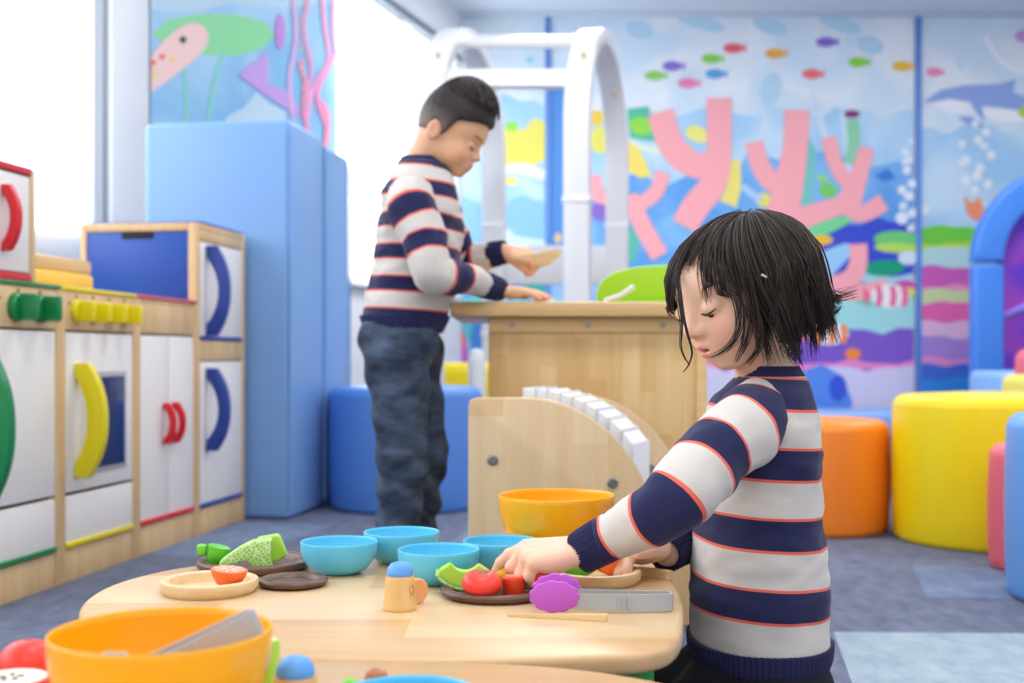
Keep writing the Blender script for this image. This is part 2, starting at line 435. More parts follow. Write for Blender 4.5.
# --- left panel, behind the climbing arch
A = Mural(back)
sheet(A, 462, 545, 6, 424, P_pale); A.band(462, 545, 100, 424, P_mid, 4, 1); A.band(462, 545, 200, 424, (142, 194, 234), 3, 2)
A.poly([(500, 133), (512, 124), (522, 131), (534, 118), (545, 122), (545, 160), (524, 170), (500, 166)], (228, 222, 104)); A.ell(512, 126, 7, 5, (150, 222, 90))
A.stroke([(498, 172), (520, 168), (545, 176)], 10, WHITE, 8); A.ell(510, 181, 8, 4, (238, 232, 120)); A.poly([(505, 225), (516, 236), (545, 240), (545, 250), (505, 250)], (205, 228, 244))
A.band(462, 545, 282, 300, (92, 150, 220), 2, 3); A.band(462, 545, 298, 330, (120, 200, 196), 3, 4); A.ell(535, 288, 13, 10, (40, 168, 160))
A.ell(455, 352, 12, 26, (236, 106, 110)); A.ell(470, 320, 9, 20, (96, 190, 200)); A.ell(464, 362, 5, 16, (190, 110, 200)); A.ell(450, 318, 6, 16, (70, 180, 130)); A.ell(479, 340, 8, 30, (70, 135, 210)); A.band(462, 545, 372, 424, (196, 206, 236), 2, 5)
for x, y, r in ((530, 60, 5), (420, 14, 6)): A.ell(max(x, 470), y, r*.7, r*.6, (150, 205, 232))
A.build('mural_panel', 'sea mural panel with a yellow fish, behind the white climbing arch', 'mural', 'printed sea mural panels')
# --- wide middle panel
B = Mural(back)
sheet(B, 551, 914, 6, 424, P_pale)
for cx, cy, rx, ry in ((700, 22, 26, 7), (640, 30, 14, 9), (770, 26, 18, 8), (840, 24, 22, 7), (590, 60, 20, 16), (770, 90, 10, 18), (870, 45, 14, 9)): B.ell(cx, cy, rx, ry, (186, 218, 238), .3)
B.band(551, 914, 112, 424, P_mid, 5, 7)
B.poly([(640, 170), (660, 188), (700, 170), (735, 178), (748, 150), (780, 160), (830, 150), (866, 168), (914, 158), (914, 300), (551, 330), (551, 220), (600, 190)], P_deep)
B.poly([(548, 88), (572, 88), (566, 160), (570, 300), (548, 300)], (84, 142, 210))
r = random.Random(3)
for _ in range(46): q = r.uniform(1., 3.2); B.ell(r.uniform(551, 568), r.uniform(92, 235), q, q, r.choice([(170, 205, 240), (205, 224, 244), (120, 175, 230)]), layer=9)
B.ell(557, 236, 8, 11, (150, 60, 120), layer=10); B.ell(558, 238, 4, 5, (222, 190, 150), layer=11); B.k = 11
# water streaks
for pts in ([(758, 96), (766, 122), (762, 140)], [(812, 92), (826, 140), (836, 170)], [(842, 110), (848, 160), (846, 190)]): B.stroke(pts, [3, 7, 9], (206, 226, 242), 8, layer=12)
# far weed, turtle, ray
B.poly([(627, 109), (648, 106), (657, 130), (655, 142), (630, 138)], TEAL, 12); B.ell(641, 126, 12, 9, (150, 218, 76), .2, 13); B.stroke([(628, 142), (648, 149), (668, 152)], 6, (226, 238, 214), 8, layer=13)
B.poly([(627, 140), (640, 150), (652, 176), (640, 178), (626, 170)], (244, 222, 110), 14)
B.ell(597, 118, 7, 8, (240, 206, 80), layer=12); B.ell(600, 140, 10, 14, (232, 226, 110), layer=12); B.stroke([(594, 175), (598, 195), (612, 198)], 14, CORAL, 8, layer=14)
B.ell(600, 211, 9, 10, (140, 110, 200), layer=13); B.poly([(590, 258), (602, 246), (614, 258)], (240, 130, 150), 13); B.ell(596, 262, 16, 6, (236, 238, 244), layer=12); B.band(560, 640, 270, 330, (150, 205, 232), 2, 9, 12)
B.poly([(622, 230), (640, 226), (636, 262), (622, 262)], (92, 190, 170), 12)
B.ell(697, 134, 12, 8, (240, 232, 130), .4, 12); B.ell(690, 153, 14, 5, (238, 222, 96), .9, 13)
B.stroke([(736, 160), (734, 186), (728, 204)], [8, 14, 18], (240, 224, 120), 8, layer=13); B.ell(764, 200, 9, 7, (236, 222, 96), .2, 13); B.stroke([(742, 186), (752, 194), (762, 200)], 7, (176, 208, 238), 8, layer=13)
B.poly([(808, 135), (816, 150), (812, 208), (800, 210)], (116, 200, 196), 12)
B.stroke([(852, 120), (854, 140), (850, 164)], 13, (142, 208, 172), 8, layer=13); B.ell(852, 114, 8, 4, (140, 50, 110), layer=13)
B.ell(828, 190, 9, 8, GRN, .3, 13); B.ell(822, 178, 5, 4, (150, 220, 120), layer=13)
B.poly([(874, 176), (888, 168), (896, 178), (884, 182)], (52, 126, 206), 12)
# small fish
for x, y, c in ((654.5, 75.5, (146, 208, 110)), (672, 66, (136, 118, 204)), (687.5, 83, (238, 130, 180)), (711, 58.7, (142, 212, 92)), (714.6, 73.8, (96, 166, 222)), (733, 48, (238, 100, 118)), (774.7, 53.4, (240, 176, 72)), (825.7, 42, (132, 112, 204)), (811.6, 74, (242, 116, 116)), (858, 62, (140, 214, 72)), (902, 66, (238, 190, 70))):
    B.fish(x, y, 27, 10, c, -1, 12)
# seabed
B.band(790, 914, 222, 280, (58, 78, 200), 3, 11, 14); B.band(551, 800, 282, 424, (150, 190, 236), 3, 12, 14)
B.stroke([(806, 236), (830, 226), (852, 218)], [16, 13, 6], (120, 214, 150), 8, layer=15); B.ell(822, 240, 11, 5, (238, 190, 60), layer=16); B.stroke([(812, 246), (818, 258)], 16, (248, 168, 104), layer=16)
B.stroke([(808, 278), (826, 264), (846, 250)], [26, 26, 14], (156, 206, 240), 10, True, 16)
B.ell(898, 240, 24, 9, (112, 208, 118), .05, 15); B.ell(898, 248, 24, 5, (186, 226, 96), .05, 16); B.ell(884, 268, 21, 8, (20, 160, 122), -.05, 17); B.stroke([(862, 276), (890, 282), (914, 278)], 10, (170, 214, 224), 8, layer=16)
B.ell(908, 258, 10, 7, (216, 230, 244), layer=16); B.band(800, 914, 282, 310, (118, 206, 176), 3, 13, 15); B.band(551, 914, 302, 342, (164, 222, 222), 3, 14, 16); B.ell(905, 286, 12, 6, (206, 80, 170), layer=16); B.ell(908, 292, 8, 5, (222, 226, 90), layer=17)
B.band(551, 914, 330, 372, (128, 92, 194), 3, 15, 17); B.band(551, 914, 362, 372, (240, 140, 196), 2.5, 16, 18); B.band(551, 914, 368, 424, (216, 210, 234), 2.5, 17, 19)
B.poly([(800, 424), (800, 372), (822, 364), (842, 376), (852, 400), (852, 424)], (92, 142, 228), 20); B.ell(838, 388, 9, 13, (58, 92, 210), layer=21)
# big coral trees
for pts, w in (([(660, 112), (672, 146), (692, 164), (722, 167)], 26), ([(719, 98), (719, 150), (714, 182), (696, 206), (684, 226)], [25, 25, 26, 28, 26]), ([(663, 172), (656, 192), (640, 204), (628, 210)], 15), ([(628, 196), (636, 212), (648, 236), (660, 256)], 18),
               ([(797, 110), (795, 150), (788, 188), (778, 236)], [25, 25, 30, 34]), ([(754, 142), (760, 164), (772, 182), (794, 190)], [18, 19, 20, 20]), ([(790, 222), (820, 212), (842, 204), (852, 188)], [24, 20, 18, 16]),
               ([(829, 137), (834, 160), (844, 178), (858, 186)], 15), ([(867, 148), (860, 172), (852, 204)], [15, 17, 18]), ([(846, 206), (862, 214), (884, 202)], [16, 17, 18]), ([(858, 244), (858, 264), (846, 282), (800, 296)], [18, 18, 20, 26]), ([(836, 290), (860, 292), (888, 284)], [20, 16, 10])):
    B.stroke(pts, w, CORAL, 14, layer=18)
# striped fish
def stripefish(m, x, y, L, h, c, L0):
    m.ell(x, y, L/2, h/2, (244, 240, 240), layer=L0)
    for k in (-.3, .05, .34): m.stroke([(x+L*k, y-h*.42), (x+L*k+2, y), (x+L*k, y+h*.42)], L*.15, c, 6, layer=L0+1)
    m.poly([(x-L*.45, y), (x-L*.66, y-h*.4), (x-L*.66, y+h*.4)], c, L0+1)
stripefish(B, 829, 334, 40, 22, (248, 140, 70), 22); stripefish(B, 890, 296, 40, 24, (238, 112, 150), 22); B.ell(853, 354, 8, 6, (248, 140, 60), layer=22)
for x, y, q in ((911, 141, 3), (905, 152, 4), (909, 160, 4.5), (907, 170, 4.5), (904, 162, 3), (912, 184, 4.5), (902, 190, 4.5), (909, 196, 5), (903, 206, 4), (912, 213, 4.5), (902, 218, 6.5), (911, 228, 4)): B.ell(x, y, q, q, (226, 236, 246), layer=18, n=16)
B.build('mural_panel', 'wide sea mural panel with pink coral trees and small fish', 'mural', 'printed sea mural panels')
# --- right panel
Cc = Mural(back)
sheet(Cc, 921, 1110, 6, 424, P_pale); Cc.band(921, 1110, 128, 424, P_mid, 4, 21)
Cc.stroke([(985, 36), (1000, 60), (1026, 72), (1060, 70)], 5, (236, 240, 246), 12); Cc.stroke([(962, 70), (958, 40), (976, 22)], 6, (206, 226, 242), 8)
Cc.poly([(922, 103), (940, 90), (965, 85), (998, 84), (1016, 79), (1013, 92), (1030, 98), (1060, 112), (1030, 112), (1000, 108), (982, 106), (985, 122), (976, 112), (970, 102), (950, 99), (932, 102)], (146, 170, 226))
Cc.poly([(932, 103), (950, 99), (966, 102), (966, 112), (950, 113), (938, 108)], (240, 243, 248)); Cc.poly([(982, 107), (1000, 108), (1040, 113), (1030, 122), (1000, 122), (984, 116)], (240, 243, 248)); Cc.poly([(957, 117), (970, 116), (986, 126), (972, 128)], (146, 170, 226))
Cc.fish(934, 72, 22, 9, (240, 140, 184), -1); Cc.fish(1024, 36, 24, 12, (206, 150, 220), -1); Cc.ell(1026, 112, 8, 6, (170, 220, 90))
for x, y, q in ((975, 124, 4), (986, 132, 4.5), (962, 144, 4), (978, 140, 4.5), (966, 160, 4.5), (984, 146, 4), (991, 155, 5), (980, 168, 4.5), (966, 180, 5), (977, 176, 5), (988, 184, 5), (975, 190, 4.5), (962, 163, 3.5), (925, 210, 5)): Cc.ell(x, y, q, q, (230, 238, 246), layer=12, n=16)
Cc.k = 13
Cc.poly([(964, 196), (972, 203), (980, 196), (982, 206), (990, 216), (976, 221), (968, 214)], (246, 150, 104)); Cc.ell(996, 198, 3, 3, (248, 170, 140))
for k, (y0, y1, c) in enumerate(((227, 250, (112, 206, 72)), (243, 252, (186, 222, 60)), (248, 270, (182, 220, 220)), (267, 290, (206, 96, 182)), (286, 292, (230, 150, 190)), (290, 310, (204, 218, 160)), (303, 330, (232, 104, 172)), (321, 345, (226, 188, 214)), (337, 366, (172, 138, 212)), (358, 372, (236, 150, 206)), (364, 400, (70, 112, 208)), (378, 424, (52, 146, 224)))):
    Cc.band(921, 1110, y0, y1, c, 1.6, 30+k)
Cc.build('mural_panel', 'sea mural panel with a blue dolphin and striped seabed', 'mural', 'printed sea mural panels')
# blue joints between the panels
M_joint = mat('blue_joint_strip', (92, 142, 216), .5)
for i, (a, b) in enumerate(((545.5, 550.5), (915, 920.5))):
    tag(MB().span((sx(a, YB), YB-.03, .0), (sx(b, YB), YB-.001, sz(6, YB)), .004).build('trim_%d' % (5+i), M_joint), kind='structure')
tag(MB().span((-.4, YB-.12, sz(13, 8.48)), (4.8, YB-.001, WH-.001), .006).build('trim_7', mat('cornice_paint', (206, 215, 226), .7)), kind='structure')
# --- mural on the pier between the windows
D = Mural(pier)
sheet(D, 148, 335, -40, 300, paper('mural_pier_water', (128, 186, 228), (166, 208, 236), 1.3))
D.poly([(148, -40), (335, -40), (335, 2), (280, 8), (230, 4), (190, 12), (148, 10)], (186, 216, 234))
D.poly([(150, 34), (165, 20), (200, 14), (235, 15), (262, 22), (272, 34), (262, 48), (236, 56), (200, 55), (165, 48)], (140, 220, 158))
D.stroke([(180, 50), (183, 90), (184, 135)], 4, (132, 212, 196), 8); D.stroke([(220, 52), (210, 90), (204, 135)], 4, (132, 212, 196), 8)
D.poly([(148, 56), (160, 42), (172, 31), (182, 25), (193, 23), (202, 27), (206, 36), (204, 46), (197, 55), (184, 66), (166, 80), (148, 93)], (246, 208, 204))
D.ell(180, 40, 3.6, 3.6, (52, 46, 52)); 
for x, y, c in ((150, 63, (246, 120, 88)), (159, 57, (246, 120, 88)), (151, 75, (244, 214, 120)), (169, 60, (244, 214, 120))): D.ell(x, y, 3.2, 3, c)
D.poly([(235, 76), (246, 66), (264, 52), (266, 74), (262, 82), (288, 94), (300, 118), (282, 108), (260, 94), (250, 86)], (196, 158, 226))
D.poly([(222, 118), (240, 108), (254, 92), (266, 104), (282, 112), (284, 130), (222, 130)], (190, 216, 232))
D.ell(277, 32, 5, 18, (190, 140, 214))
for pts, w, c in (([(290, 0), (293, 40), (286, 80), (290, 120)], 4, (222, 176, 224)), ([(318, -10), (322, 30), (326, 60), (312, 84), (304, 118)], 4, (236, 160, 204)), ([(306, -5), (300, 30), (308, 62), (306, 90), (302, 132)], 3.5, (230, 160, 210)), ([(334, 50), (322, 74), (314, 98), (326, 132)], 4, (242, 150, 196)), ([(330, 0), (330, 30), (334, 56)], 4, (236, 170, 206)), ([(296, 60), (302, 84), (300, 110), (308, 140)], 3.5, (246, 150, 186)), ([(316, 100), (324, 116), (322, 150)], 5, (244, 144, 184))):
    D.stroke(pts, w, c, 12)
for k in range(14): D.ell(300+4*math.sin(k*1.7), 4+k*6.5, 1.6, 1.6, (240, 190, 150), layer=26, n=10)
D.build('mural_panel', 'pier mural with a peach fish and green turtle above the blue soft pillar', 'mural', 'printed sea mural panels', WM)
# ================================================================== SOFT PLAY
def vinyl(name, c): return mat(name, c, .38, .45, bump=.06, bscale=60)
V_blue = vinyl('sky_blue_vinyl', (126, 170, 224)); V_royal = vinyl('royal_blue_vinyl', (88, 142, 224)); V_orange = vinyl('orange_vinyl', (255, 140, 40))
V_yellow = vinyl('yellow_vinyl', (246, 218, 8)); V_pink = vinyl('coral_pink_vinyl', (240, 110, 122)); V_light = vinyl('light_blue_vinyl', (110, 168, 238))
V_arch = vinyl('arch_blue_vinyl', (62, 128, 220)); V_pale = vinyl('pale_blue_vinyl', (140, 184, 240)); V_white = mat('white_lacquer', (228, 228, 230), .3, .5, coat=.2)
KE = Vector((.1556, .9878, 0)); KN = Vector((.9878, -.1556, 0)); KROT = math.atan2(.9878, .1556)
# the two tall square pillars, x along the kitchen row, y towards the window wall
PP = Vector((-.712, 3.85, 0))
def pillar(x0, x1, w, h, label):
    b = MB()
    b.span((0, 0, .0), (x1-x0, w, h), .022, seg=4)
    b2 = MB()
    o = empty('soft_pillar', PP+KE*x0, KROT, label, 'play block', 'sky blue soft pillars')
    b.build('padded_body', V_blue, o, angle=60)
    s = MB()
    for x in (.004, x1-x0-.004): s.tube([(x, .0, .03), (x, -.0015, h-.03)], .004, 6)
    s.build('seam_piping', V_blue, o)
    return o
pillar(0, .358, .50, 1.29, 'tall sky blue soft pillar right behind the toy kitchen, the nearer of two')
pillar(.364, .665, .50, 1.27, 'tall sky blue soft pillar behind the nearer one, beside the window')
def stool(name, x, y, r, h, m, label, group=None, cat='stool', rnd=.035):
    o = empty(name, (x, y, 0), 0, label, cat, group)
    n = 7
    prof = [(0, 0), (r-.012, 0), (r-.003, .006), (r, .02)]
    prof += [(r+.004*math.sin(PI*k/6), .02+(h-rnd-.02)*k/6) for k in range(1, 6)]
    prof += [(r-rnd+rnd*math.cos(.5*PI*k/n), h-rnd+rnd*math.sin(.5*PI*k/n)) for k in range(n+1)] + [(r*.5, h+.006), (0, h+.008)]
    MB().lathe(prof, seg=64).build('padded_body', m, o, angle=60)
    s = MB(); s.lathe([(r-.004+.0035*math.cos(a), h-rnd-.004+.0035*math.sin(a)) for a in [2*PI*k/8 for k in range(8)]], seg=64, closed=True)
    s.build('seam_piping', m, o)
    return o
stool('soft_stool', -.372, 4.22, .268, .42, V_royal, 'big royal blue round soft stool behind the standing child')
stool('soft_stool', .93, 3.655, .21, .335, V_orange, 'orange round soft stool beside the yellow one')
stool('soft_stool', 1.41, 3.44, .305, .415, V_yellow, 'large yellow round soft stool between the orange and pink ones')
stool('soft_stool', 1.283, 2.96, .10, .31, V_pink, 'small coral pink round soft stool in front of the yellow one')
stool('soft_stool', 1.305, 2.58, .225, .40, V_light, 'light blue round soft stool at the edge of the pale carpet tile')
# low padded bench along the back wall and blocks near the arch
o = empty('soft_bench', (0, 0, 0), 0, 'low pale blue padded bench along the mural wall, behind orange stool', 'bench')
for x0, x1 in ((1.5, 2.45), (2.46, 3.3)): MB().span((x0, 7.7, 0), (x1, 8.5, .17), .03, seg=4).build('cushion', V_pale, o, angle=60)
o = empty('soft_block', (2.80, 6.6, 0), 0, 'pale blue soft block under the blue arch', 'play block')
MB().span((-.2, -.25, 0), (.75, .25, .45), .04, seg=4).build('padded_body', V_pale, o, angle=60)
o = empty('soft_block', (2.33, 5.0, 0), 0, 'small pale yellow soft block seen over the yellow stool', 'play block')
MB().span((-.22, -.2, 0), (.35, .2, .45), .04, seg=4).build('padded_body', vinyl('pale_yellow_vinyl', (244, 226, 90)), o, angle=60)
o = empty('soft_block', (2.58, 5.6, 0), 0, 'coral pink soft block in front of the blue arch', 'play block')
MB().span((-.17, -.2, 0), (.4, .2, .565), .06, seg=5).build('padded_body', V_pink, o, angle=60)
# arch doorway of soft blocks with a purple sheet behind
AX, AY = 3.48, 7.5
o = empty('soft_arch', (AX, AY, 0), 0, 'blue padded arch framing a purple sheet', 'play arch')
ri, ro, zc = .42, .61, 1.11
for sgn in (-1, 1):
    MB().span((min(sgn*ri, sgn*ro), -.06, 0), (max(sgn*ri, sgn*ro), .06, zc-.006), .03, seg=4).build('arch_post', V_arch, o, angle=60)
out = [(ro*math.cos(PI*k/28), ro*math.sin(PI*k/28)) for k in range(29)]+[(ri*math.cos(PI*k/28), ri*math.sin(PI*k/28)) for k in range(28, -1, -1)]
MB().prism(out, .12, Matrix.Translation((0, .06, zc+.006)) @ Matrix.Rotation(PI/2, 4, 'X'), .03, seg=4).build('arch_top', V_arch, o, angle=60)
pts = [(-ri, .0), (ri, .0)]+[(ri*math.cos(PI*k/28), zc+ri*math.sin(PI*k/28)) for k in range(29)]
MB().prism(pts, .03, Matrix.Translation((0, .09, 0)) @ Matrix.Rotation(PI/2, 4, 'X')).build('purple_sheet', paper('purple_print', (92, 44, 196), (156, 60, 176), 2.2), o)
MB().tube([(-.40, .06, .78), (-.25, .06, .84), (-.1, .06, .80), (.1, .06, .86)], [.015, .03, .03, .015], 10).build('print_wave', mat('lilac_print', (150, 130, 236), .5), o)

# ================================================================== WHITE CLIMBING ARCH
def arch_frame():
    o = empty('climbing_arch', (0, 0, 0), 0, 'tall white climbing arch with flat rungs behind the standing child', 'climbing frame')
    ex = Vector((.25, .968, 0)).normalized()             # along the depth of the arch
    base = (Vector((.245, 4.62, 0)), Vector((-.325, 4.62, 0)))
    R, zs = .50, 1.405
    def prof(r0, r1):
        n = 22
        a = [(R-r1, 0)]+[(R-r1*math.cos(PI*k/n), zs+r1*math.sin(PI*k/n)) for k in range(n+1)]+[(R+r1, 0)]
        b = [(R+r0, 0)]+[(R-r0*math.cos(PI*k/n), zs+r0*math.sin(PI*k/n)) for k in range(n, -1, -1)]+[(R-r0, 0)]
        return a+b
    for i, P in enumerate(base):
        M = Matrix.Translation(P) @ Matrix.Rotation(math.atan2(ex.y, ex.x), 4, 'Z') @ Matrix.Rotation(PI/2, 4, 'X') @ Matrix.Translation((0, 0, -.05))
        s = MB().prism(prof(R-.065, R), .10, M, .006).build('side_frame', V_white, o)
        m_band = mat('white_band', (244, 244, 244), .2, .6); m_bolt = mat('brass_bolt', (196, 176, 130), .35)
        for z in (1.12, .62):
            for x in (-.0, 2*R-.065):
                bands = MB().span((x-.004, -.004-.05, z), (x+.069, .054, z+.025), .003)
                for v in bands.bm.verts: v.co = Matrix.Translation(P) @ Matrix.Rotation(math.atan2(ex.y, ex.x), 4, 'Z') @ v.co
                bands.build('joint_band', m_band, s)
        for ang in (40, 90, 140):
            a = math.radians(ang); c = P+ex*(R-(R-.03)*math.cos(a))+Vector((0, 0, zs+(R-.03)*math.sin(a)))
            bo = MB(); bo.lathe([(0, 0), (.011, 0), (.012, .004), (0, .007)], M=Matrix.Translation(c+Vector((0, -.055, 0))) @ Matrix.Rotation(PI/2, 4, 'X'), seg=14); bo.build('bolt', m_bolt, s)
    w = base[0]-base[1]
    for ang, wd in ((62, .13), (27, .085)):
        a = math.radians(ang); r = R-.04
        c = base[1]+w/2+ex*(R-r*math.cos(a))+Vector((0, 0, zs+r*math.sin(a)))
        # flat board lying tangent to the arch
        rot = Matrix.Rotation(math.atan2(ex.y, ex.x), 3, 'Z') @ Matrix.Rotation(PI/2-a, 3, 'Y')
        b = MB(); b.box((0, 0, 0), (wd, w.length*.96, .028), .005)
        for v in b.bm.verts:
            q = Vector((v.co.x, v.co.y, v.co.z)); lx = (Matrix.Rotation(-(PI/2-a), 3, 'Y') @ Vector((q.x, 0, q.z)))
            v.co = c+ex*lx.x+Vector((0, 0, lx.z))+w.normalized()*q.y
        b.build('rung', V_white, o)
    for z, off in ((.95, .0), (.43, 0)):
        b = MB(); c = base[1]+w/2+ex*(2*R-.035)+Vector((0, 0, z)); b.box(c, (w.length*.96, .03, .18), .006); b.build('rung', V_white, o)
    for z in (.30,):
        b = MB(); c = base[1]+w/2+ex*.035+Vector((0, 0, z)); b.box(c, (w.length*.96, .03, .09), .006); b.build('rung', V_white, o)
    return o
arch_frame()
# little white fence with a yellow bolster behind the blue stool
o = empty('play_fence', (-.2, 4.95, 0), 0, 'low white play fence with round-topped posts beside the blue stool', 'fence')
for x in (-.115, .055, .20): MB().lathe([(0, 0), (.036, 0), (.036, .5), (.033, .53), (.022, .553), (0, .56)] if x != .2 else [(0, 0), (.03, 0), (.03, .30), (.02, .325), (0, .33)], (x, 0, 0), 24).build('post', V_white, o)
MB().span((-.13, -.012, .20), (.22, .012, .26), .006).build('rail', V_white, o)
o = empty('soft_bolster', (-.22, 5.25, 0), 0, 'yellow soft bolster behind the white fence posts', 'bolster')
MB().span((-.14, -.07, .0), (.2, .07, .50), .05, seg=4).build('padded_body', V_yellow, o, angle=60)

# ================================================================== TOY KITCHEN ROW
W_birch = wood('birch_kitchen', (230, 199, 150), (213, 176, 122), 'Z', 26)
M_door = mat('white_melamine', (240, 237, 234), .42, .4, var=.03, vscale=3)
M_red = mat('red_paint', (222, 28, 40), .3); M_yel = mat('yellow_paint', (236, 218, 12), .3); M_grn = mat('green_paint', (10, 132, 70), .3); M_navy = mat('blue_paint', (32, 66, 158), .32)
M_win = mat('oven_glass', (38, 48, 96), .12, .6); M_black = mat('dark_recess', (22, 22, 26), .7); M_gap = mat('door_gap', (120, 112, 104), .8)
M_bluepanel = mat('blue_panel', (28, 80, 180), .4)
U = .3745
def unit_root(name, s_left, label, cat):
    P = Vector((-.857, 3.85, 0))-KE*s_left
    return empty(name, P, KROT, label, cat, 'toy kitchen units')
def carcass(o, w, h, d=.33, top=True):
    b = MB()
    T = .02
    b.span((.0005, 0, 0), (T, d, h), .003).span((w-T, 0, 0), (w-.0005, d, h), .003)
    b.span((T, .004, 0), (w-T, .03, .078), .002)          # plinth
    b.span((T, .02, .06), (w-T, d, .08)); b.span((T, d-.012, .06), (w-T, d, h-.01))
    if top: b.span((T, .002, h-.02), (w-T, d, h), .002)
    return b.build('carcass', W_birch, o)
def door(o, x0, x1, z0, z1, m=M_door, name='door', strip=None):
    # swings on its own: a slab with grooves
    p = MB().span((x0+.003, .001, z0+.003), (x1-.003, .016, z1-.003), .003).build(name, m, o)
    if strip: MB().span((x0+.003, -.004, z0+.001), (x1-.003, .014, z0+.0125), .002).build('colour_strip', strip, p)
    return p
def grip(p, x, z0, z1, depth, m, t=.02, wd=.042):
    """crescent board standing out from the door, seen edge-on from the front"""
    h = z1-z0; n = 16; zc = (z0+z1)/2; wd *= .82
    out = []; inn = []
    for k in range(n+1):
        a = -1+2*k/n
        o_ = depth*(1-.56*abs(a)**2.3); i_ = max((depth-wd)*(1-abs(a/.76)**2.2), -.002) if abs(a) < .76 else -.002
        out.append((o_, zc+a*h/2)); inn.append((i_, zc+a*h/2))
    poly = [(-.002, z0)]+out+[(-.002, z1)]+[q for q in reversed(inn) if q[0] > 0]
    M = Matrix(((0, 0, 1, x-t/2), (-1, 0, 0, 0), (0, 1, 0, 0), (0, 0, 0, 1)))
    return MB().prism(poly, t, M, .004).build('handle', m, p)
# fridge
o = unit_root('play_fridge', .370, 'tall birch toy fridge with two white doors and blue handles', 'toy kitchen')
w, h, d = .370, .915, .365
b = MB(); T = .022
b.span((w-T, 0, 0), (w, d, h), .003); b.span((T, .004, 0), (w-T, .03, .078), .002); b.span((T, .02, .06), (w-T, d, .08)); b.span((T, d-.012, .06), (w-T, d, h-.01))
b.span((0, 0, 0), (T, .028, h), .003); b.span((0, d-.02, 0), (T, d, h), .003); b.span((0, .028, h-.024), (T, d-.02, h), .002); b.span((0, .028, 0), (T, d-.02, .68), .002)
b.span((T, .0, h-.02), (w-T, d, h), .002); b.span((T, .0, .865), (w-T, .02, h-.02), .002); b.span((T, .0, .512), (w-T, .02, .572), .002); b.span((T, .02, .53), (w-T, d-.012, .55))
b.build('carcass', W_birch, o)
MB().span((T, .0, h-.001), (w-T, d-.01, h+.006), .002).build('blue_top', M_navy, o)
p = MB().span((.004, .028, .68), (.014, d-.02, h-.025), .001).build('side_panel', M_bluepanel, o)
MB().span((.0015, .135, h-.046), (.006, .235, h-.026), .004).build('finger_slot', M_black, p)
p = door(o, T, w-T, .572, .865, strip=M_navy); grip(p, .072, .585, .852, .072, M_navy, .022)
p = door(o, T, w-T, .08, .512, strip=M_navy); grip(p, .072, .245, .49, .072, M_navy, .022)
# red cupboard under the counter
def counter_strip(o, w, m): return MB().span((.0, -.003, .676), (w-.004, .05, .686), .003).build('counter_edge', m, o)
o = unit_root('play_cupboard', .370+U, 'low birch toy cupboard with a pair of small red handles', 'toy kitchen')
carcass(o, U, .68); MB().span((.02, .001, .585), (U-.02, .018, .662), .002).build('front_rail', W_birch, o); counter_strip(o, U, mat('rose_paint', (216, 88, 104), .35))
p = door(o, .02, U/2, .08, .583, strip=M_red); grip(p, U/2-.030, .285, .398, .036, M_red, .016, .022)
p = door(o, U/2, U-.02, .08, .583, strip=M_red); grip(p, U/2+.03, .285, .398, .036, M_red, .016, .022)
# yellow oven
def knob_panel(o, xs, m, marks=True):
    kp = MB().span((.02, .001, .585), (U-.02, .018, .672), .002).build('knob_panel', W_birch, o)
    if marks:
        for x in xs:
            for a in (-60, 0, 60):
                A = math.radians(a); tk = MB(); tk.span((x+.036*math.sin(A)-.002, -.0006, .629+.036*math.cos(A)-.004), (x+.036*math.sin(A)+.002, .002, .629+.036*math.cos(A)+.004)); tk.build('dial_mark', M_black, kp)
    return kp
def knob(kp, x, m, big):
    b = MB()
    if big:
        b.lathe([(0, 0), (.031, 0), (.031, .012), (.026, .016), (0, .016)], M=Matrix.Translation((x, .001, .629)) @ Matrix.Rotation(PI/2, 4, 'X'), seg=28)
        b.box((x, -.026, .629), (.020, .052, .058), .008)
    else:
        b.lathe([(0, 0), (.027, 0), (.027, .010), (.024, .014), (0, .014)], M=Matrix.Translation((x, .001, .629)) @ Matrix.Rotation(PI/2, 4, 'X'), seg=28)
        b.box((x, -.024, .629), (.018, .046, .048), .006)
    return b.build('knob', m, kp)
o = unit_root('play_oven', .370+2*U, 'birch toy oven with big yellow handle, dark window and yellow knobs', 'toy kitchen')
carcass(o, U, .68); counter_strip(o, U, M_yel)
xs = (.068, .147, .226, .305); kp = knob_panel(o, xs, M_yel)
for x in xs: knob(kp, x, M_yel, False)
p = door(o, .02, U-.02, .205, .583); grip(p, .070, .240, .508, .075, M_yel, .026, .054)
MB().span((.165, -.004, .255), (.30, .0015, .475), .012, seg=3).build('oven_window', M_win, p)
MB().span((.153, -.0015, .243), (.312, .001, .487), .012, seg=3).build('window_rim', mat('grey_rim', (176, 178, 184), .4), p)
door(o, .02, U-.02, .08, .203, name='drawer', strip=M_yel)
# green washer, and one more bay past the frame
o = unit_root('play_cooker', .370+3*U, 'birch toy cooker with two green box knobs and a long green handle', 'toy kitchen')
carcass(o, U, .68); counter_strip(o, U, M_grn)
xs = (.10, .20, .285); kp = knob_panel(o, xs, M_grn)
for x in (.19, .285): knob(kp, x, M_grn, True)
p = door(o, .02, U-.02, .205, .583); grip(p, .058, .225, .53, .075, M_grn, .026, .054)
door(o, .02, U-.02, .08, .203, name='drawer', strip=M_grn)
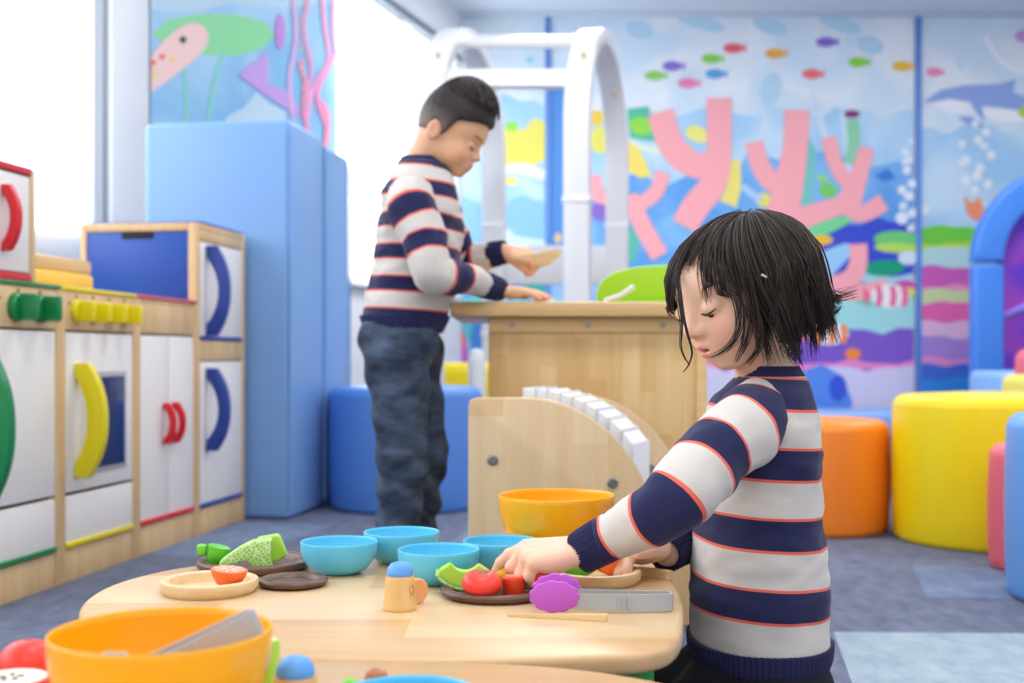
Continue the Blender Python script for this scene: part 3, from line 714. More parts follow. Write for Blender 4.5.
# red wall cupboard standing on the counter
P = Vector((-.857, 3.85, .687))-KE*(1.205+.36)+KN*(-.012)
o = empty('play_wall_cupboard', P, KROT, 'small white toy cupboard with red handle standing on the counter', 'toy kitchen', 'toy kitchen units')
w, h = .36, .25
MB().span((0, 0, 0), (.016, .2, h), .003).span((w-.02, 0, 0), (w, .2, h), .003).span((.016, .19, 0), (w-.02, .2, h)).span((.016, .004, 0), (w-.02, .2, .012)).span((.016, .004, h-.012), (w-.02, .2, h)).build('carcass', W_birch, o)
for z in (0, h-.016): MB().span((.016, -.003, z), (w-.02, .004, z+.016), .002).build('red_edge', M_red, o)
p = door(o, .016, w/2, .016, h-.016); p2 = door(o, w/2, w-.02, .016, h-.016)
grip(p2, .235, .06, .20, .040, M_red, .02, .026)
# things lying on the counter behind
def kpos(s, back, z): return Vector((-.857, 3.85, z))-KE*s-KN*back
def lying(name, label, cat, s0, s1, back, z, hgt, wd, m, mb=None):
    p0, p1 = kpos(s0, back, z), kpos(s1, back, z)
    o = MB().box(((s0-s1)/2, 0, hgt/2), (abs(s0-s1), wd, hgt), min(hgt, wd)*.25).build(name, m); o.location = p0; o.rotation_euler = (0, 0, KROT); return tag(o, label, cat)
W_toy = wood('toy_wood', (232, 202, 152), (214, 176, 120), 'X', 40)
lying('toy_tray', 'yellow wooden toy tray lying on the kitchen counter', 'tray', 1.17, .74, .17, .687, .050, .10, mat('amber_wood', (246, 204, 84), .45))
lying('toy_rolling_pin', 'pale wooden toy rolling pin on the yellow tray', 'rolling pin', 1.12, .73, .150, .7375, .036, .036, W_toy)
lying('toy_box', 'flat red and orange toy box behind the yellow tray', 'toy box', 1.18, .98, .255, .687, .115, .05, mat('coral_box', (240, 112, 88), .5))
lying('toy_carton', 'small white and violet toy carton on the kitchen counter', 'toy box', 1.15, .93, .30, .687, .125, .03, mat('lilac_carton', (214, 206, 236), .5))
lying('toy_bottle', 'small green toy block standing by the toy fridge', 'toy block', .77, .71, .26, .687, .085, .05, mat('leaf_green', (40, 150, 70), .4))

# ================================================================== WOODEN COUNTER AND BOOK RACK
W_top = wood('beech_slab', (228, 194, 138), (212, 172, 112), 'X', 30, .4)
W_stave = wood('rubberwood_staves', (232, 200, 144), (214, 176, 116), 'Z', 34, .42, staves=.034, c3=(234, 216, 186))
o = empty('wooden_counter', (.16, 2.66, 0), 0, 'wooden play counter with vertical staves and overhanging slab top', 'counter')
CT = .634
MB().span((-.285, -.23, CT-.030), (.30, .27, CT), .004).build('counter_top', W_top, o)
bd = MB().span((-.208, -.19, 0), (.235, .22, CT-.031), .003).build('cabinet_body', W_stave, o)
MB().span((-.208, -.196, CT-.062), (.235, -.188, CT-.031), .002).build('top_rail', W_top, o)
MB().span((.218, -.2, 0), (.240, -.188, CT-.062), .002).build('corner_post', W_top, o)
M_screw = mat('steel_screw', (150, 148, 144), .35); M_screw.node_tree.nodes['Principled BSDF'].inputs['Metallic'].default_value = .8
for x in (-.16, -.005, .15): MB().lathe([(0, 0), (.006, 0), (.006, .002), (0, .003)], M=Matrix.Translation((x, -.196, CT-.046)) @ Matrix.Rotation(PI/2, 4, 'X'), seg=14).build('screw', M_screw, o)
# rack with two quarter-round side boards
W_rack = wood('pale_rubberwood', (232, 208, 168), (220, 190, 146), 'Z', 24, .45, staves=.06, c3=(240, 226, 206))
rk = empty('book_rack', (-.075, 2.06, 0), 0, 'pale wooden book rack with two quarter-round side boards', 'rack')
RW, RH = .327, .452
def sideboard():
    q = []
    for k in range(25): a = .5*PI*k/24; q.append((.095+(RW-.095)*math.sin(a), .19+(RH-.19)*math.cos(a)))
    return [(0, 0), (RW, 0)]+q[::-1]+[(.012, RH), (.003, RH-.005), (0, RH-.014)]
for (ox, oy) in ((0, 0), (.095, .27)):
    p = MB().prism(sideboard(), .022, Matrix.Translation((ox, oy+.022, 0)) @ Matrix.Rotation(PI/2, 4, 'X'), .004).build('side_board', W_rack, rk)
    for x, z in ((.042, .345), (.248, .306)):
        MB().lathe([(0, 0), (.0095, 0), (.0095, .002), (.0065, .0035), (.006, .0008), (0, .0008)], M=Matrix.Translation((ox+x, oy-.0005, z)) @ Matrix.Rotation(PI/2, 4, 'X'), seg=20).build('bolt', M_screw, p)
def slant(name, pts, h, m):
    """board between the side boards: section (x, z), running from the near board to the far one"""
    b = MB()
    bmx = bmesh.new(); n = len(pts)
    A = [bmx.verts.new((x, .022, z)) for x, z in pts]; B = [bmx.verts.new((x+.095, .27, z)) for x, z in pts]
    bmx.faces.new(A); bmx.faces.new(B[::-1])
    for k in range(n): bmx.faces.new((A[k], A[(k+1) % n], B[(k+1) % n], B[k]))
    bmesh.ops.recalc_face_normals(bmx, faces=bmx.faces); b._merge(bmx, 0); return b.build(name, m, rk)
slant('back_board', [(.02, .02), (.04, .02), (.04, .40), (.02, .40)], 0, W_rack)
slant('shelf', [(.04, .06), (.30, .06), (.30, .08), (.04, .08)], 0, W_rack)
slant('shelf', [(.04, .22), (.27, .20), (.27, .218), (.04, .238)], 0, W_rack)
# books leaning in the rack, their pale page edges on top
arch = lambda x: .19+(RH-.19)*math.sqrt(max(0, 1-min(1, max(0, (x-.092)/(RW-.095)))**2))
M_page = mat('white_pages', (240, 240, 242), .6)
for k in range(9):
    x0 = .062+.0215*k; z0 = .239-.0044*k; _f = min(1, max(0, (x0+.030-.092)/(RW-.095))); hh = .19+(RH-.19)*math.sqrt(1-_f*_f)-z0-.020
    o = empty('picture_book', (-.075+x0+.03, 2.06, z0+.036), 0, None, 'book')
    bmx = bmesh.new(); mb = MB()
    def quad(xa, xb, za, zb, y0, y1, mi):
        q = bmesh.new(); lean = 0
        A = [q.verts.new((x+.095*(y/.27), y, z if z == za else z+arch(x0+.03+x)-arch(x0+.03))) for y in (y0, y1) for x, z in ((xa, za), (xb, za), (xb, zb), (xa, zb))]
        for f in ((0, 1, 2, 3), (7, 6, 5, 4), (0, 4, 5, 1), (1, 5, 6, 2), (2, 6, 7, 3), (3, 7, 4, 0)): q.faces.new([A[i] for i in f])
        bmesh.ops.recalc_face_normals(q, faces=q.faces); mb._merge(q, mi)
    quad(-.0092, .0092, 0, hh-.003, .04, .150, 0)
    mb.build('pages', M_page, o)
    mb = MB(); quad(-.0104, -.0091, 0, hh, .035, .155, 0); quad(.0091, .0104, 0, hh, .035, .155, 0)
    mb.build('cover', [mat('book_cover_%d' % k, ((232, 234, 238), (206, 216, 232), (240, 236, 228), (224, 226, 230), (236, 222, 214))[k % 5], .4)], o)
    tag(o, '%s picture book in the wooden rack, %s' % (('white', 'pale blue', 'cream', 'grey-white', 'pale pink')[k % 5], ('tallest, by the flat end', 'second from the tallest', 'third from the tallest', 'fourth from the tallest', 'in the very middle', 'fourth from the shortest', 'third from the shortest', 'second from the shortest', 'shortest, at the low end')[k]), 'book', 'picture books in the rack')

# ================================================================== THE TWO LOW TABLES
TZ = .275
W_table = wood('birch_tabletop', (230, 202, 160), (214, 180, 132), 'X', 18, .36, staves=.075, coat=.12, c3=(236, 218, 196))
W_edge = wood('birch_ply_edge', (222, 190, 142), (202, 164, 112), 'X', 40, .4)
M_leg = mat('green_leg_paint', (44, 158, 62), .35)
def table(label, outline, legs, apron):
    o = empty('low_table', (0, 0, 0), 0, label, 'table', 'low wooden tables')
    MB().prism(outline, .018, Matrix.Translation((0, 0, TZ-.018)), .0055, seg=3).build('tabletop', W_table, o)
    a0, b0, a1, b1 = apron
    MB().span((a0, b0, TZ-.09), (a1, b0+.018, TZ-.019), .002).span((a0, b1-.018, TZ-.09), (a1, b1, TZ-.019), .002).span((a0, b0+.018, TZ-.09), (a0+.018, b1-.018, TZ-.019), .002).span((a1-.018, b0+.018, TZ-.09), (a1, b1-.018, TZ-.019), .002).build('apron', W_edge, o)
    for x, y in legs:
        l = MB().lathe([(0, 0), (.022, 0), (.024, .004), (.0255, TZ-.045), (.0255, TZ-.019), (0, TZ-.019)], (x, y, 0), 28).build('leg', M_leg, o)
        MB().span((x-.038, y-.012, TZ-.09), (x-.028, y+.012, TZ-.020), .002).build('bracket', mat('bracket_steel', (200, 206, 214), .35), l)
    return o
_t1 = [(-.20, .985), (-.10, .976), (.0, .979), (.07, .988), (.115, 1.000), (.143, 1.040), (.163, 1.140), (.176, 1.25), (.179, 1.40), (.170, 1.49), (.130, 1.545), (.05, 1.56), (-.10, 1.555), (-.26, 1.50), (-.373, 1.42), (-.42, 1.349), (-.436, 1.26), (-.418, 1.157), (-.36, 1.06), (-.29, 1.005)]
_t1 = _t1[-3:]+_t1+_t1[:3]
T1out = [tuple(p) for p in spline(_t1, len(_t1)*5-4)][15:-16]
table('low wooden table set with toy food, the girl kneels at its end', T1out, [(.103, 1.085), (.128, 1.51), (-.32, 1.1), (-.32, 1.45)], (-.33, 1.06, .068, 1.49))
th = [PI*k/40 for k in range(41)]
T2out = [(-.44, .40), (.20, .40)]+[(-.115+.315*math.copysign(abs(math.cos(a))**.78, math.cos(a))*(1 if a < PI/2 else 1.03), .58+.394*abs(math.sin(a))**.62) for a in th]
table('nearer low wooden table holding the foreground orange bowl', T2out, [(.11, .48), (-.36, .48), (-.34, .82), (.05, .8)], (-.34, .47, .09, .84))
# ================================================================== TOYS ON THE TABLES
M_bluebowl = mat('sky_blue_plastic', (98, 200, 234), .32, .45, sss=.0); M_orbowl = mat('orange_plastic', (255, 180, 16), .25, .5)
M_orin = M_orbowl
def bowl_prof(R, rb, H, t=.0022, p=2.4, n=16):
    """outside from the foot to the rim, round the lip and back down inside"""
    out = [(0, .0015), (rb-.004, .0015), (rb-.002, 0), (rb, .001)]
    for k in range(1, n+1):
        f = k/n; out.append((rb+(R-rb)*(1-(1-f)**p)**(1/1.35), .001+(H-.001)*f))
    out.append((R-.0004, H+.0009)); out.append((R-t*.6, H+.001)); 
    for k in range(n, -1, -1):
        f = k/n; r = rb+(R-rb)*(1-(1-f)**p)**(1/1.35)-t; out.append((max(r, .001), max(.001+(H-.001)*f, .0035)))
    out.append((0, .0035)); return out
def bowl(name, x, y, R, rb, H, m, label, group, p=2.4):
    o = MB().lathe(bowl_prof(R, rb, H, p=p), seg=72).build(name, m, angle=50); o.location = (x, y, TZ); return tag(o, label, 'bowl', group)
bb = bowl('toy_bowl', -.1975, 1.37, .0437, .024, .0355, M_bluebowl, 'light blue bowl beside the big dark plate, leftmost of the four', 'light blue bowls on the far table')
def bcopy(x, y, label, s=1.):
    c = copy_tree(bb); c.location = (x, y, TZ); c.scale = (s, s, 1.02 if s > 1 else 1); c['label'] = label; return c
bcopy(-.1325, 1.440, 'light blue bowl farthest back, between two other blue bowls', 1.04)
bcopy(-.0800, 1.309, 'light blue bowl behind the wooden shaker, nearest of the four', 1.02)
bcopy(-.0126, 1.376, 'light blue bowl just in front of the orange mixing bowl')
c = bcopy(-.064, .747, 'light blue bowl on the nearer table, cut off by the photo edge'); c['group'] = 'light blue bowls on the near table'
OB = bowl('mixing_bowl', .054, 1.462, .071, .034, .078, M_orbowl, 'orange mixing bowl at the back of the table near the girl', 'orange mixing bowls', 2.0)
c = copy_tree(OB); c.location = (-.2165, .742, TZ); c.scale = (.95, .95, .98); c['label'] = 'big orange mixing bowl close to the camera with tongs inside'

# plates
W_plate = wood('pale_wood_plate', (236, 210, 166), (218, 180, 126), 'X', 30, .45, coat=.05)
W_dark = wood('walnut_plate', (112, 76, 60), (78, 50, 40), 'X', 40, .45, coat=.1)
def plate(x, y, R, H, m, label, rim=.008, well=.35, name='toy_plate', group=None, rz=0.):
    pr = [(0, 0), (R-.006, 0), (R-.001, H*.35), (R, H*.7), (R-.001, H-.001), (R-.003, H), (R-rim, H), (R-rim-.003, H-.0012), (R-rim-.006, H*well), (0, H*well)]
    o = MB().lathe(pr, seg=72).build(name, m, angle=40); o.location = (x, y, TZ); o.rotation_euler = (0, 0, rz); return tag(o, label, 'plate', group)
plate(-.317, 1.257, .051, .0145, W_plate, 'round pale wooden plate with orange half on its rim', .007, .3, group='pale wooden plates', rz=.4)
plate(.0915, 1.312, .050, .0145, W_plate, 'pale wooden plate under the girl\'s sleeve with green and orange pieces', .006, .3, group='pale wooden plates', rz=1.1)
plate(-.3015, 1.402, .066, .011, W_dark, 'large dark brown plate with netted green melon, at the back', .012, .4, group='dark wooden plates', rz=.3)
plate(-.236, 1.2935, .0375, .0085, W_dark, 'small empty dark brown plate between orange half and blue bowl', .007, .45, group='dark wooden plates', rz=1.)
plate(-.0165, 1.240, .0575, .0095, W_dark, 'dark brown plate under the girl\'s hand with toy tomatoes', .008, .4, group='dark wooden plates', rz=.2)

# paints
def toy(name, c, r=.38): return mat(name, c, r, .45)
T_lime = toy('lime_paint', (172, 220, 70)); T_green = toy('mid_green_paint', (96, 190, 40)); T_tomato = toy('tomato_red', (238, 62, 48)); T_red2 = toy('deep_red', (196, 30, 36))
T_orange = toy('carrot_orange', (250, 112, 42)); T_pinkcut = toy('grapefruit_pink', (250, 150, 120)); T_yel = toy('pepper_yellow', (246, 176, 30)); T_cream = toy('cream_paint', (244, 232, 206)); T_leaf = toy('pea_green', (70, 160, 50))
# melon rind with pale netting
M_net = bpy.data.materials.new('netted_rind'); t = NT(M_net); tc = t.add('ShaderNodeTexCoord')
vo = t.add('ShaderNodeTexVoronoi', feature='DISTANCE_TO_EDGE'); vo.inputs['Scale'].default_value = 240; vo.inputs['Randomness'].default_value = .55
mp = t.add('ShaderNodeMapping'); mp.inputs['Rotation'].default_value = (0, .6, .3); mp.inputs['Scale'].default_value = (1, .3, 1.0)
t.link(tc.outputs['Object'], mp.inputs['Vector']); t.link(mp.outputs['Vector'], vo.inputs['Vector'])
r = t.add('ShaderNodeValToRGB'); r.color_ramp.elements[0].position = .05; r.color_ramp.elements[1].position = .10; r.color_ramp.elements[0].color = lin((222, 240, 186)); r.color_ramp.elements[1].color = lin((150, 212, 84))
t.link(vo.outputs['Distance'], r.inputs['Fac']); t.link(r.outputs['Color'], t.bsdf.inputs['Base Color']); t.bsdf.inputs['Roughness'].default_value = .4

def slice_of(name, label, cat, loc, rot, R, r_in, half, thick, taper, m_rind, m_flesh, group=None):
    """melon slice: crescent with a rind, thinner towards the flesh edge"""
    o = empty(name, loc, 0, label, cat, group); o.rotation_euler = rot
    n = 22; A = [-half+2*half*k/n for k in range(n+1)]
    def band(ra, rb, ta, tb, m, nm):
        q = bmesh.new(); R_ = []
        for a in A:
            c, s = math.sin(a), -math.cos(a)
            k = 1-.0*abs(a/half)
            R_.append([q.verts.new((ra*c, -ta/2*k, ra*s)), q.verts.new((rb*c, -tb/2*k, rb*s)), q.verts.new((rb*c, tb/2*k, rb*s)), q.verts.new((ra*c, ta/2*k, ra*s))])
        for i in range(n):
            for j in range(4): q.faces.new((R_[i][j], R_[i][(j+1) % 4], R_[i+1][(j+1) % 4], R_[i+1][j]))
        q.faces.new(R_[0][::-1]); q.faces.new(R_[-1])
        bmesh.ops.recalc_face_normals(q, faces=q.faces)
        bmesh.ops.bevel(q, geom=[e for e in q.edges if e.calc_face_angle(0) > .6], offset=.0012, segments=2, affect='EDGES')
        mb = MB(); mb._merge(q, 0); return mb.build(nm, m, o, angle=40)
    band(r_in, R-.004, taper, thick*.94, m_flesh, 'flesh'); band(R-.0042, R, thick*.94, thick, m_rind, 'rind'); return o
# plate with netted melon
zP = TZ+.0044+.0005
o = empty('toy_melon', (-.3005, 1.385, zP), .12, 'netted green toy melon piece lying on the large dark plate', 'toy food')
q = bmesh.new()
pts = [(-.036, .002), (-.033, .010), (-.012, .024), (.002, .031), (.020, .033), (.0235, .031), (.022, .012), (.0245, .0), (.004, .0005), (-.004, .009), (-.030, .0015)]
mb = MB(); mb.prism(pts, .024, Matrix.Translation((0, .004, 0)) @ Matrix.Rotation(PI/2, 4, 'X'), .0025, seg=3); mb.build('rind', M_net, o, angle=50)
mb = MB(); mb.prism([(.0, .002), (.006, .031), (.028, .0345), (.0315, .032), (.0395, .011), (.030, .004), (.012, .0)], .018, Matrix.Translation((0, .0225, 0)) @ Matrix.Rotation(PI/2, 4, 'X'), .002, seg=3); mb.build('flesh', T_lime, o, angle=50)
o = empty('toy_cucumber', (-.354, 1.397, zP), .0, 'bent green toy pepper piece beside the netted melon', 'toy food')
MB().lathe([(0, 0), (.009, .0), (.012, .004), (.0135, .014), (.0125, .0215), (0, .0225)], (.008, 0, .0), 28, M=Matrix.Rotation(.25, 4, 'Y')).build('pepper_body', T_green, o)
MB().box((-.006, -.004, .0175), (.011, .012, .013), .003, seg=3).build('stem', toy('grass_green', (118, 206, 62)), o)
# citrus half
o = empty('toy_orange_half', (-.296, 1.250, TZ+.0075), 0, 'orange toy citrus half, cut face up, on the pale plate', 'toy food'); o.rotation_euler = (.05, .10, 0)
MB().lathe([(0, 0), (.008, .0), (.0125, .003), (.0172, .011), (.0190, .0165), (.0187, .0175), (0, .0176)], seg=40).build('peel', T_orange, o)
f = MB().lathe([(0, .0177), (.0165, .0177), (.0162, .0181), (0, .0182)], seg=40).build('cut_face', T_pinkcut, o)
sg = MB()
for k in range(8):
    a = 2*PI*k/8; sg.tube([(.003*math.cos(a), .003*math.sin(a), .0182), (.0155*math.cos(a), .0155*math.sin(a), .0182)], .0006, 6)
sg.build('segment_line', T_cream, f)
# shaker with a blue dome and a wooden button leaning on it
W_shaker = wood('shaker_wood', (238, 196, 132), (226, 178, 110), 'Z', 30, .4)
def shaker(x, y, label, group='wooden shakers', rz=0):
    o = empty('toy_shaker', (x, y, TZ), rz, label, 'toy shaker', group)
    MB().lathe([(0, 0), (.0158, 0), (.0166, .0012), (.0166, .004), (.0153, .012), (.0146, .022), (.0143, .031), (.0138, .0332), (0, .0332)], seg=44).build('shaker_body', W_shaker, o)
    MB().lathe([(.0, .0333), (.0126, .0333), (.0130, .0345), (.0128, .037), (.0116, .0412), (.0088, .0446), (.0045, .0462), (0, .0466)], seg=40).build('blue_dome', mat('cornflower_dome', (94, 162, 236), .45), o)
    # carved emblem: two little loops on the side
    e = MB()
    for zc, rr in ((.021, .0034), (.0135, .0028)):
        pts = []
        for k in range(17):
            a = 2*PI*k/16; th = .42+rr*math.cos(a)/.0150; pts.append((.0151*math.cos(th-PI/2+.55), .0151*math.sin(th-PI/2+.55), zc+rr*1.15*math.sin(a)))
        e.tube(pts, .00030, 6)
    e.build('carved_emblem', mat('burnt_line', (176, 120, 62), .6), o)
    return o
sh = shaker(-.1093, 1.170, 'small wooden shaker with blue dome, in front of the blue bowls')
sh2 = copy_tree(sh); sh2.location = (-.1445, .800, TZ); sh2['label'] = 'blue domed shaker on the nearer table behind the big orange bowl'
o = MB().lathe([(0, -.003), (.0115, -.003), (.0128, -.0018), (.0128, .0018), (.0115, .003), (0, .003)], seg=36).build('wooden_button', mat('peach_wood', (232, 172, 112), .45)); o.location = (-.0950, 1.196, TZ+.0128); o.rotation_euler = (PI/2, 0, .7); tag(o, 'round wooden disc standing on edge behind the shaker', 'toy food')
# dark plate with the toys the girl is reaching for
zT = TZ+.0039+.0004
o = slice_of('toy_melon_slice', 'smile-shaped lime green melon slice at the edge of the tomato plate', 'toy food', (-.0490, 1.2480, zT+.0368), (.08, .04, .05), .0365, .0175, .98, .021, .013, M_net, T_lime)
def tomato(loc, R, h, label, name='toy_tomato', group=None):
    o = empty(name, loc, 0, label, 'toy food', group)
    pr = [(0, h*.02)]+[(R*math.cos(a)**.8, h*.5+h*.5*math.sin(a)) for a in [(-.47+.94*k/18)*PI for k in range(19)]]+[(R*.12, h*.95), (0, h*.93)]
    MB().lathe(pr, seg=44).build('tomato_body', T_tomato, o, angle=70)
    s = MB()
    st = []
    for k in range(10): a = 2*PI*k/10; rr = R*(.36 if k % 2 == 0 else .15); st.append((rr*math.cos(a), rr*math.sin(a)))
    s.prism(st, .0014, Matrix.Translation((0, 0, h*.955)), .0004); s.build('stem_star', mat('star_grey_green', (110, 104, 80), .6), o); return o
tomato((-.0310, 1.2110, zT+.002), .0205, .0245, 'red toy tomato with star-shaped stem at the front of the dark plate').rotation_euler = (.22, .0, .3)
o = empty('toy_tomato_piece', (.0020, 1.220, zT), 0, 'orange-red toy tomato piece beside the whole tomato', 'toy food')
MB().lathe([(0, 0), (.0105, 0), (.0115, .0015), (.0112, .0175), (.0100, .019), (0, .019)], seg=32).build('tomato_piece_body', toy('vermilion', (232, 70, 36)), o)
MB().lathe([(0, .0191), (.009, .0191), (.0088, .0196), (0, .0196)], seg=32).build('cut_face', toy('salmon_cut', (244, 130, 96)), o)
o = empty('toy_pepper', (.0000, 1.2560, zT+.0068), 0, 'yellow toy pepper half under the girl\'s fingers', 'toy food')
MB().ell((0, 0, .006), (.0195, .012, .0125)).build('pepper_body', T_yel, o); MB().tube([(.018, 0, .009), (.024, 0, .012), (.027, 0, .016)], [.004, .0032, .003], 10).build('stem', T_leaf, o)
o = empty('toy_strawberry', (.0300, 1.222, zT+.004), 0, 'dark red toy strawberry by the purple tong heads', 'toy food')
MB().lathe([(0, 0), (.006, .0005), (.0115, .006), (.0130, .013), (.011, .019), (.005, .0215), (0, .0218)], seg=32).build('berry_body', T_red2, o)
MB().lathe([(0, .0216), (.0075, .0200), (.008, .0212), (0, .0238)], seg=10).build('leaf_cap', T_leaf, o)
# pale plate under the sleeve
zW = TZ+.0044+.0004
o = empty('toy_avocado', (.0730, 1.318, zW), 0, 'green toy pepper half on the pale plate under the sleeve', 'toy food')
MB().ell((0, 0, .0135), (.021, .0135, .0135)).build('green_body', T_green, o); MB().tube([(-.019, 0, .016), (-.026, 0, .021)], [.004, .003], 10).build('stem', T_leaf, o)
o = empty('toy_carrot', (.1015, 1.322, zW+.004), 0, 'orange toy carrot chunk on the pale plate under the sleeve', 'toy food')
MB().lathe([(0, 0), (.0085, 0), (.0105, .002), (.0125, .027), (.0115, .029), (0, .029)], M=Matrix.Rotation(.42, 4, 'Y'), seg=32).build('carrot_body', T_orange, o); MB().lathe([(0, .0291), (.008, .0291), (.0078, .0297), (0, .0297)], M=Matrix.Rotation(.42, 4, 'Y'), seg=32).build('cut_face', T_pinkcut, o)
o = MB().ell((0, 0, .006), (.006, .006, .006)).build('wooden_bead', toy('yellow_bead', (240, 210, 40))); o.location = (-.095, 1.50, TZ); tag(o, 'tiny yellow bead showing between two light blue bowls', 'bead')
# tongs
M_tong = mat('grey_tong_plastic', (176, 178, 180), .35, .5); M_purple = mat('orchid_silicone', (196, 92, 206), .4, .45)
def scallop(cx, cz, rx, rz, n=11, amp=.075, N=110):
    return [(cx+rx*(1+amp*abs(math.cos(n*PI*k/N))-amp)*math.cos(2*PI*k/N), cz+rz*(1+amp*abs(math.cos(n*PI*k/N))-amp)*math.sin(2*PI*k/N)) for k in range(N)]
def tongs(loc, rz, label, group, tilt=(0, 0), mh=M_purple, ma=M_tong):
    o = empty('toy_tongs', loc, rz, label, 'tongs', group)
    for sgn in (-1, 1):
        a = MB()
        path = [(.1365, sgn*.0005+.0), (.1355, sgn*.0050), (.130, sgn*.0080), (.10, sgn*.0105), (.05, sgn*.0128), (.036, sgn*.0136)]
        q = bmesh.new(); R_ = []
        for i, (x, y) in enumerate(path):
            d = Vector(path[min(i+1, len(path)-1)])-Vector(path[max(i-1, 0)]); nrm = Vector((-d.y, d.x)).normalized()*.0013
            h0, h1 = (.001, .0175) if x > .06 else (.004, .0185)
            R_.append([q.verts.new((x-nrm.x, y-nrm.y, h0)), q.verts.new((x+nrm.x, y+nrm.y, h0)), q.verts.new((x+nrm.x, y+nrm.y, h1)), q.verts.new((x-nrm.x, y-nrm.y, h1))])
        for i in range(len(path)-1):
            for j in range(4): q.faces.new((R_[i][j], R_[i][(j+1) % 4], R_[i+1][(j+1) % 4], R_[i+1][j]))
        q.faces.new(R_[0][::-1]); q.faces.new(R_[-1]); bmesh.ops.recalc_face_normals(q, faces=q.faces); a._merge(q, 0)
        arm = a.build('arm', ma, o, angle=30)
        g = MB()
        for k in range(3): g.span((.083+.005*k, sgn*.0112-.0012, .004), (.085+.005*k, sgn*.0112+.0012, .0150))
        for v in g.bm.verts: v.co.y += sgn*.0012*1
        g.build('grip_rib', ma, arm)
        q = scallop(.0225+(.003 if sgn > 0 else 0), .0160+(.002 if sgn > 0 else 0), .0245, .0156)
        MB().prism(q, .004, Matrix.Translation((0, sgn*.0142+.002, 0)) @ Matrix.Rotation(PI/2, 4, 'X'), .0014, seg=2).build('scalloped_head', mh, o, angle=50)
    return o
tg = tongs((.0185, 1.166, TZ), -.015, 'grey tongs with purple scalloped heads lying near the table edge', 'toy tongs')
o = copy_tree(tg); o.location = (-.264, .727, TZ+.022); o.rotation_euler = (0, -.44, .17); o.scale = (.9, .9, .95); o['label'] = 'grey tongs standing in the big foreground orange bowl'
for ch in o.children:
    if ch.name.startswith('scalloped'): ch.data = ch.data.copy(); ch.data.materials[0] = M_tong
# sticks
W_stick = wood('chopstick_wood', (240, 214, 164), (226, 192, 136), 'X', 50, .45)
def stick(p0, p1, r0, r1, label):
    p0, p1 = Vector(p0), Vector(p1); d = p1-p0
    q = MB(); L = d.length
    b = bmesh.new(); A = [b.verts.new((0, y*r0, z*r0)) for y, z in ((-1, -1), (1, -1), (1, 1), (-1, 1))]; B = [b.verts.new((L, y*r1, z*r1+(r1-r0)*1.)) for y, z in ((-1, -1), (1, -1), (1, 1), (-1, 1))]
    b.faces.new(A[::-1]); b.faces.new(B)
    for j in range(4): b.faces.new((A[j], A[(j+1) % 4], B[(j+1) % 4], B[j]))
    bmesh.ops.recalc_face_normals(b, faces=b.faces); bmesh.ops.bevel(b, geom=list(b.edges), offset=.0005, segments=2, affect='EDGES'); q._merge(b, 0)
    o = q.build('toy_chopstick', W_stick); o.location = p0+Vector((0, 0, r0)); o.rotation_euler = (0, 0, math.atan2(d.y, d.x)); return tag(o, label, 'chopstick', 'wooden chopsticks')
stick((-.005, 1.139, TZ), (.0885, 1.117, TZ), .0012, .0034, 'pale chopstick lying in front of the tongs')
stick((.1385, 1.368, TZ), (.1745, 1.325, TZ), .004, .005, 'short stub of wooden stick by the far cuff of the girl')
# things on the nearer table
tomato((-.352, .872, TZ), .0215, .040, 'round red toy tomato at the far corner of the nearer table')
o = empty('toy_apple_half', (-.332, .795, TZ), 0, 'red toy fruit half with white cut face, corner of the nearer table', 'toy food'); o.rotation_euler = (0, 0, .2)
MB().lathe([(0, 0), (.010, 0), (.018, .006), (.0235, .018), (.0250, .031), (.0247, .0325), (0, .0327)], seg=40).build('fruit_skin', T_tomato, o)
f = MB().lathe([(0, .0328), (.0228, .0328), (.0224, .0335), (0, .0336)], seg=40).build('cut_face', T_cream, o)
for a, rr in ((.3, .006), (1.6, .0065), (2.9, .006), (4.2, .0065), (5.3, .006)): MB().ell((rr*math.cos(a), rr*math.sin(a), .0338), (.003, .0016, .0007), Matrix.Rotation(a, 4, 'Z'), u=12, v=8).build('seed', M_black, f)
o = empty('toy_celery', (-.1735, .842, TZ+.0008), 0, 'yellow-green toy vegetable stick behind the big orange bowl', 'toy food')
MB().lathe([(0, 0), (.0075, 0), (.0085, .001), (.008, .045), (.007, .047), (0, .047)], M=Matrix.Rotation(.06, 4, 'Y'), seg=24).build('stalk', T_lime, o); MB().lathe([(0, .0471), (.0055, .0471), (0, .0478)], M=Matrix.Rotation(.06, 4, 'Y'), seg=20).build('cut_face', T_cream, o)
o = empty('toy_broccoli', (-.110, .815, TZ), 0, 'green toy floret beside the bowl on the nearer table', 'toy food')
MB().lathe([(0, 0), (.006, 0), (.006, .02), (0, .02)], seg=20).build('stalk', T_lime, o)
fb = MB()
for x, y, z, q in ((0, 0, .028, .009), (.008, .003, .025, .007), (-.008, .001, .024, .0075), (.002, -.008, .024, .007), (0, .008, .025, .007)): fb.ell((x, y, z), (q, q, q), u=18, v=12)
fb.build('floret', toy('bright_green', (120, 204, 60)), o); o.scale = (.75,)*3
o = empty('toy_mushroom', (-.0975, .862, TZ), 0, 'brown capped toy mushroom behind the green floret', 'toy food')
MB().lathe([(0, 0), (.006, 0), (.0055, .018), (0, .018)], seg=20).build('stalk', T_cream, o); MB().lathe([(0, .017), (.011, .0172), (.0125, .020), (.010, .027), (.004, .0305), (0, .031)], seg=28).build('cap', toy('mushroom_brown', (170, 110, 70)), o); o.scale = (.72,)*3

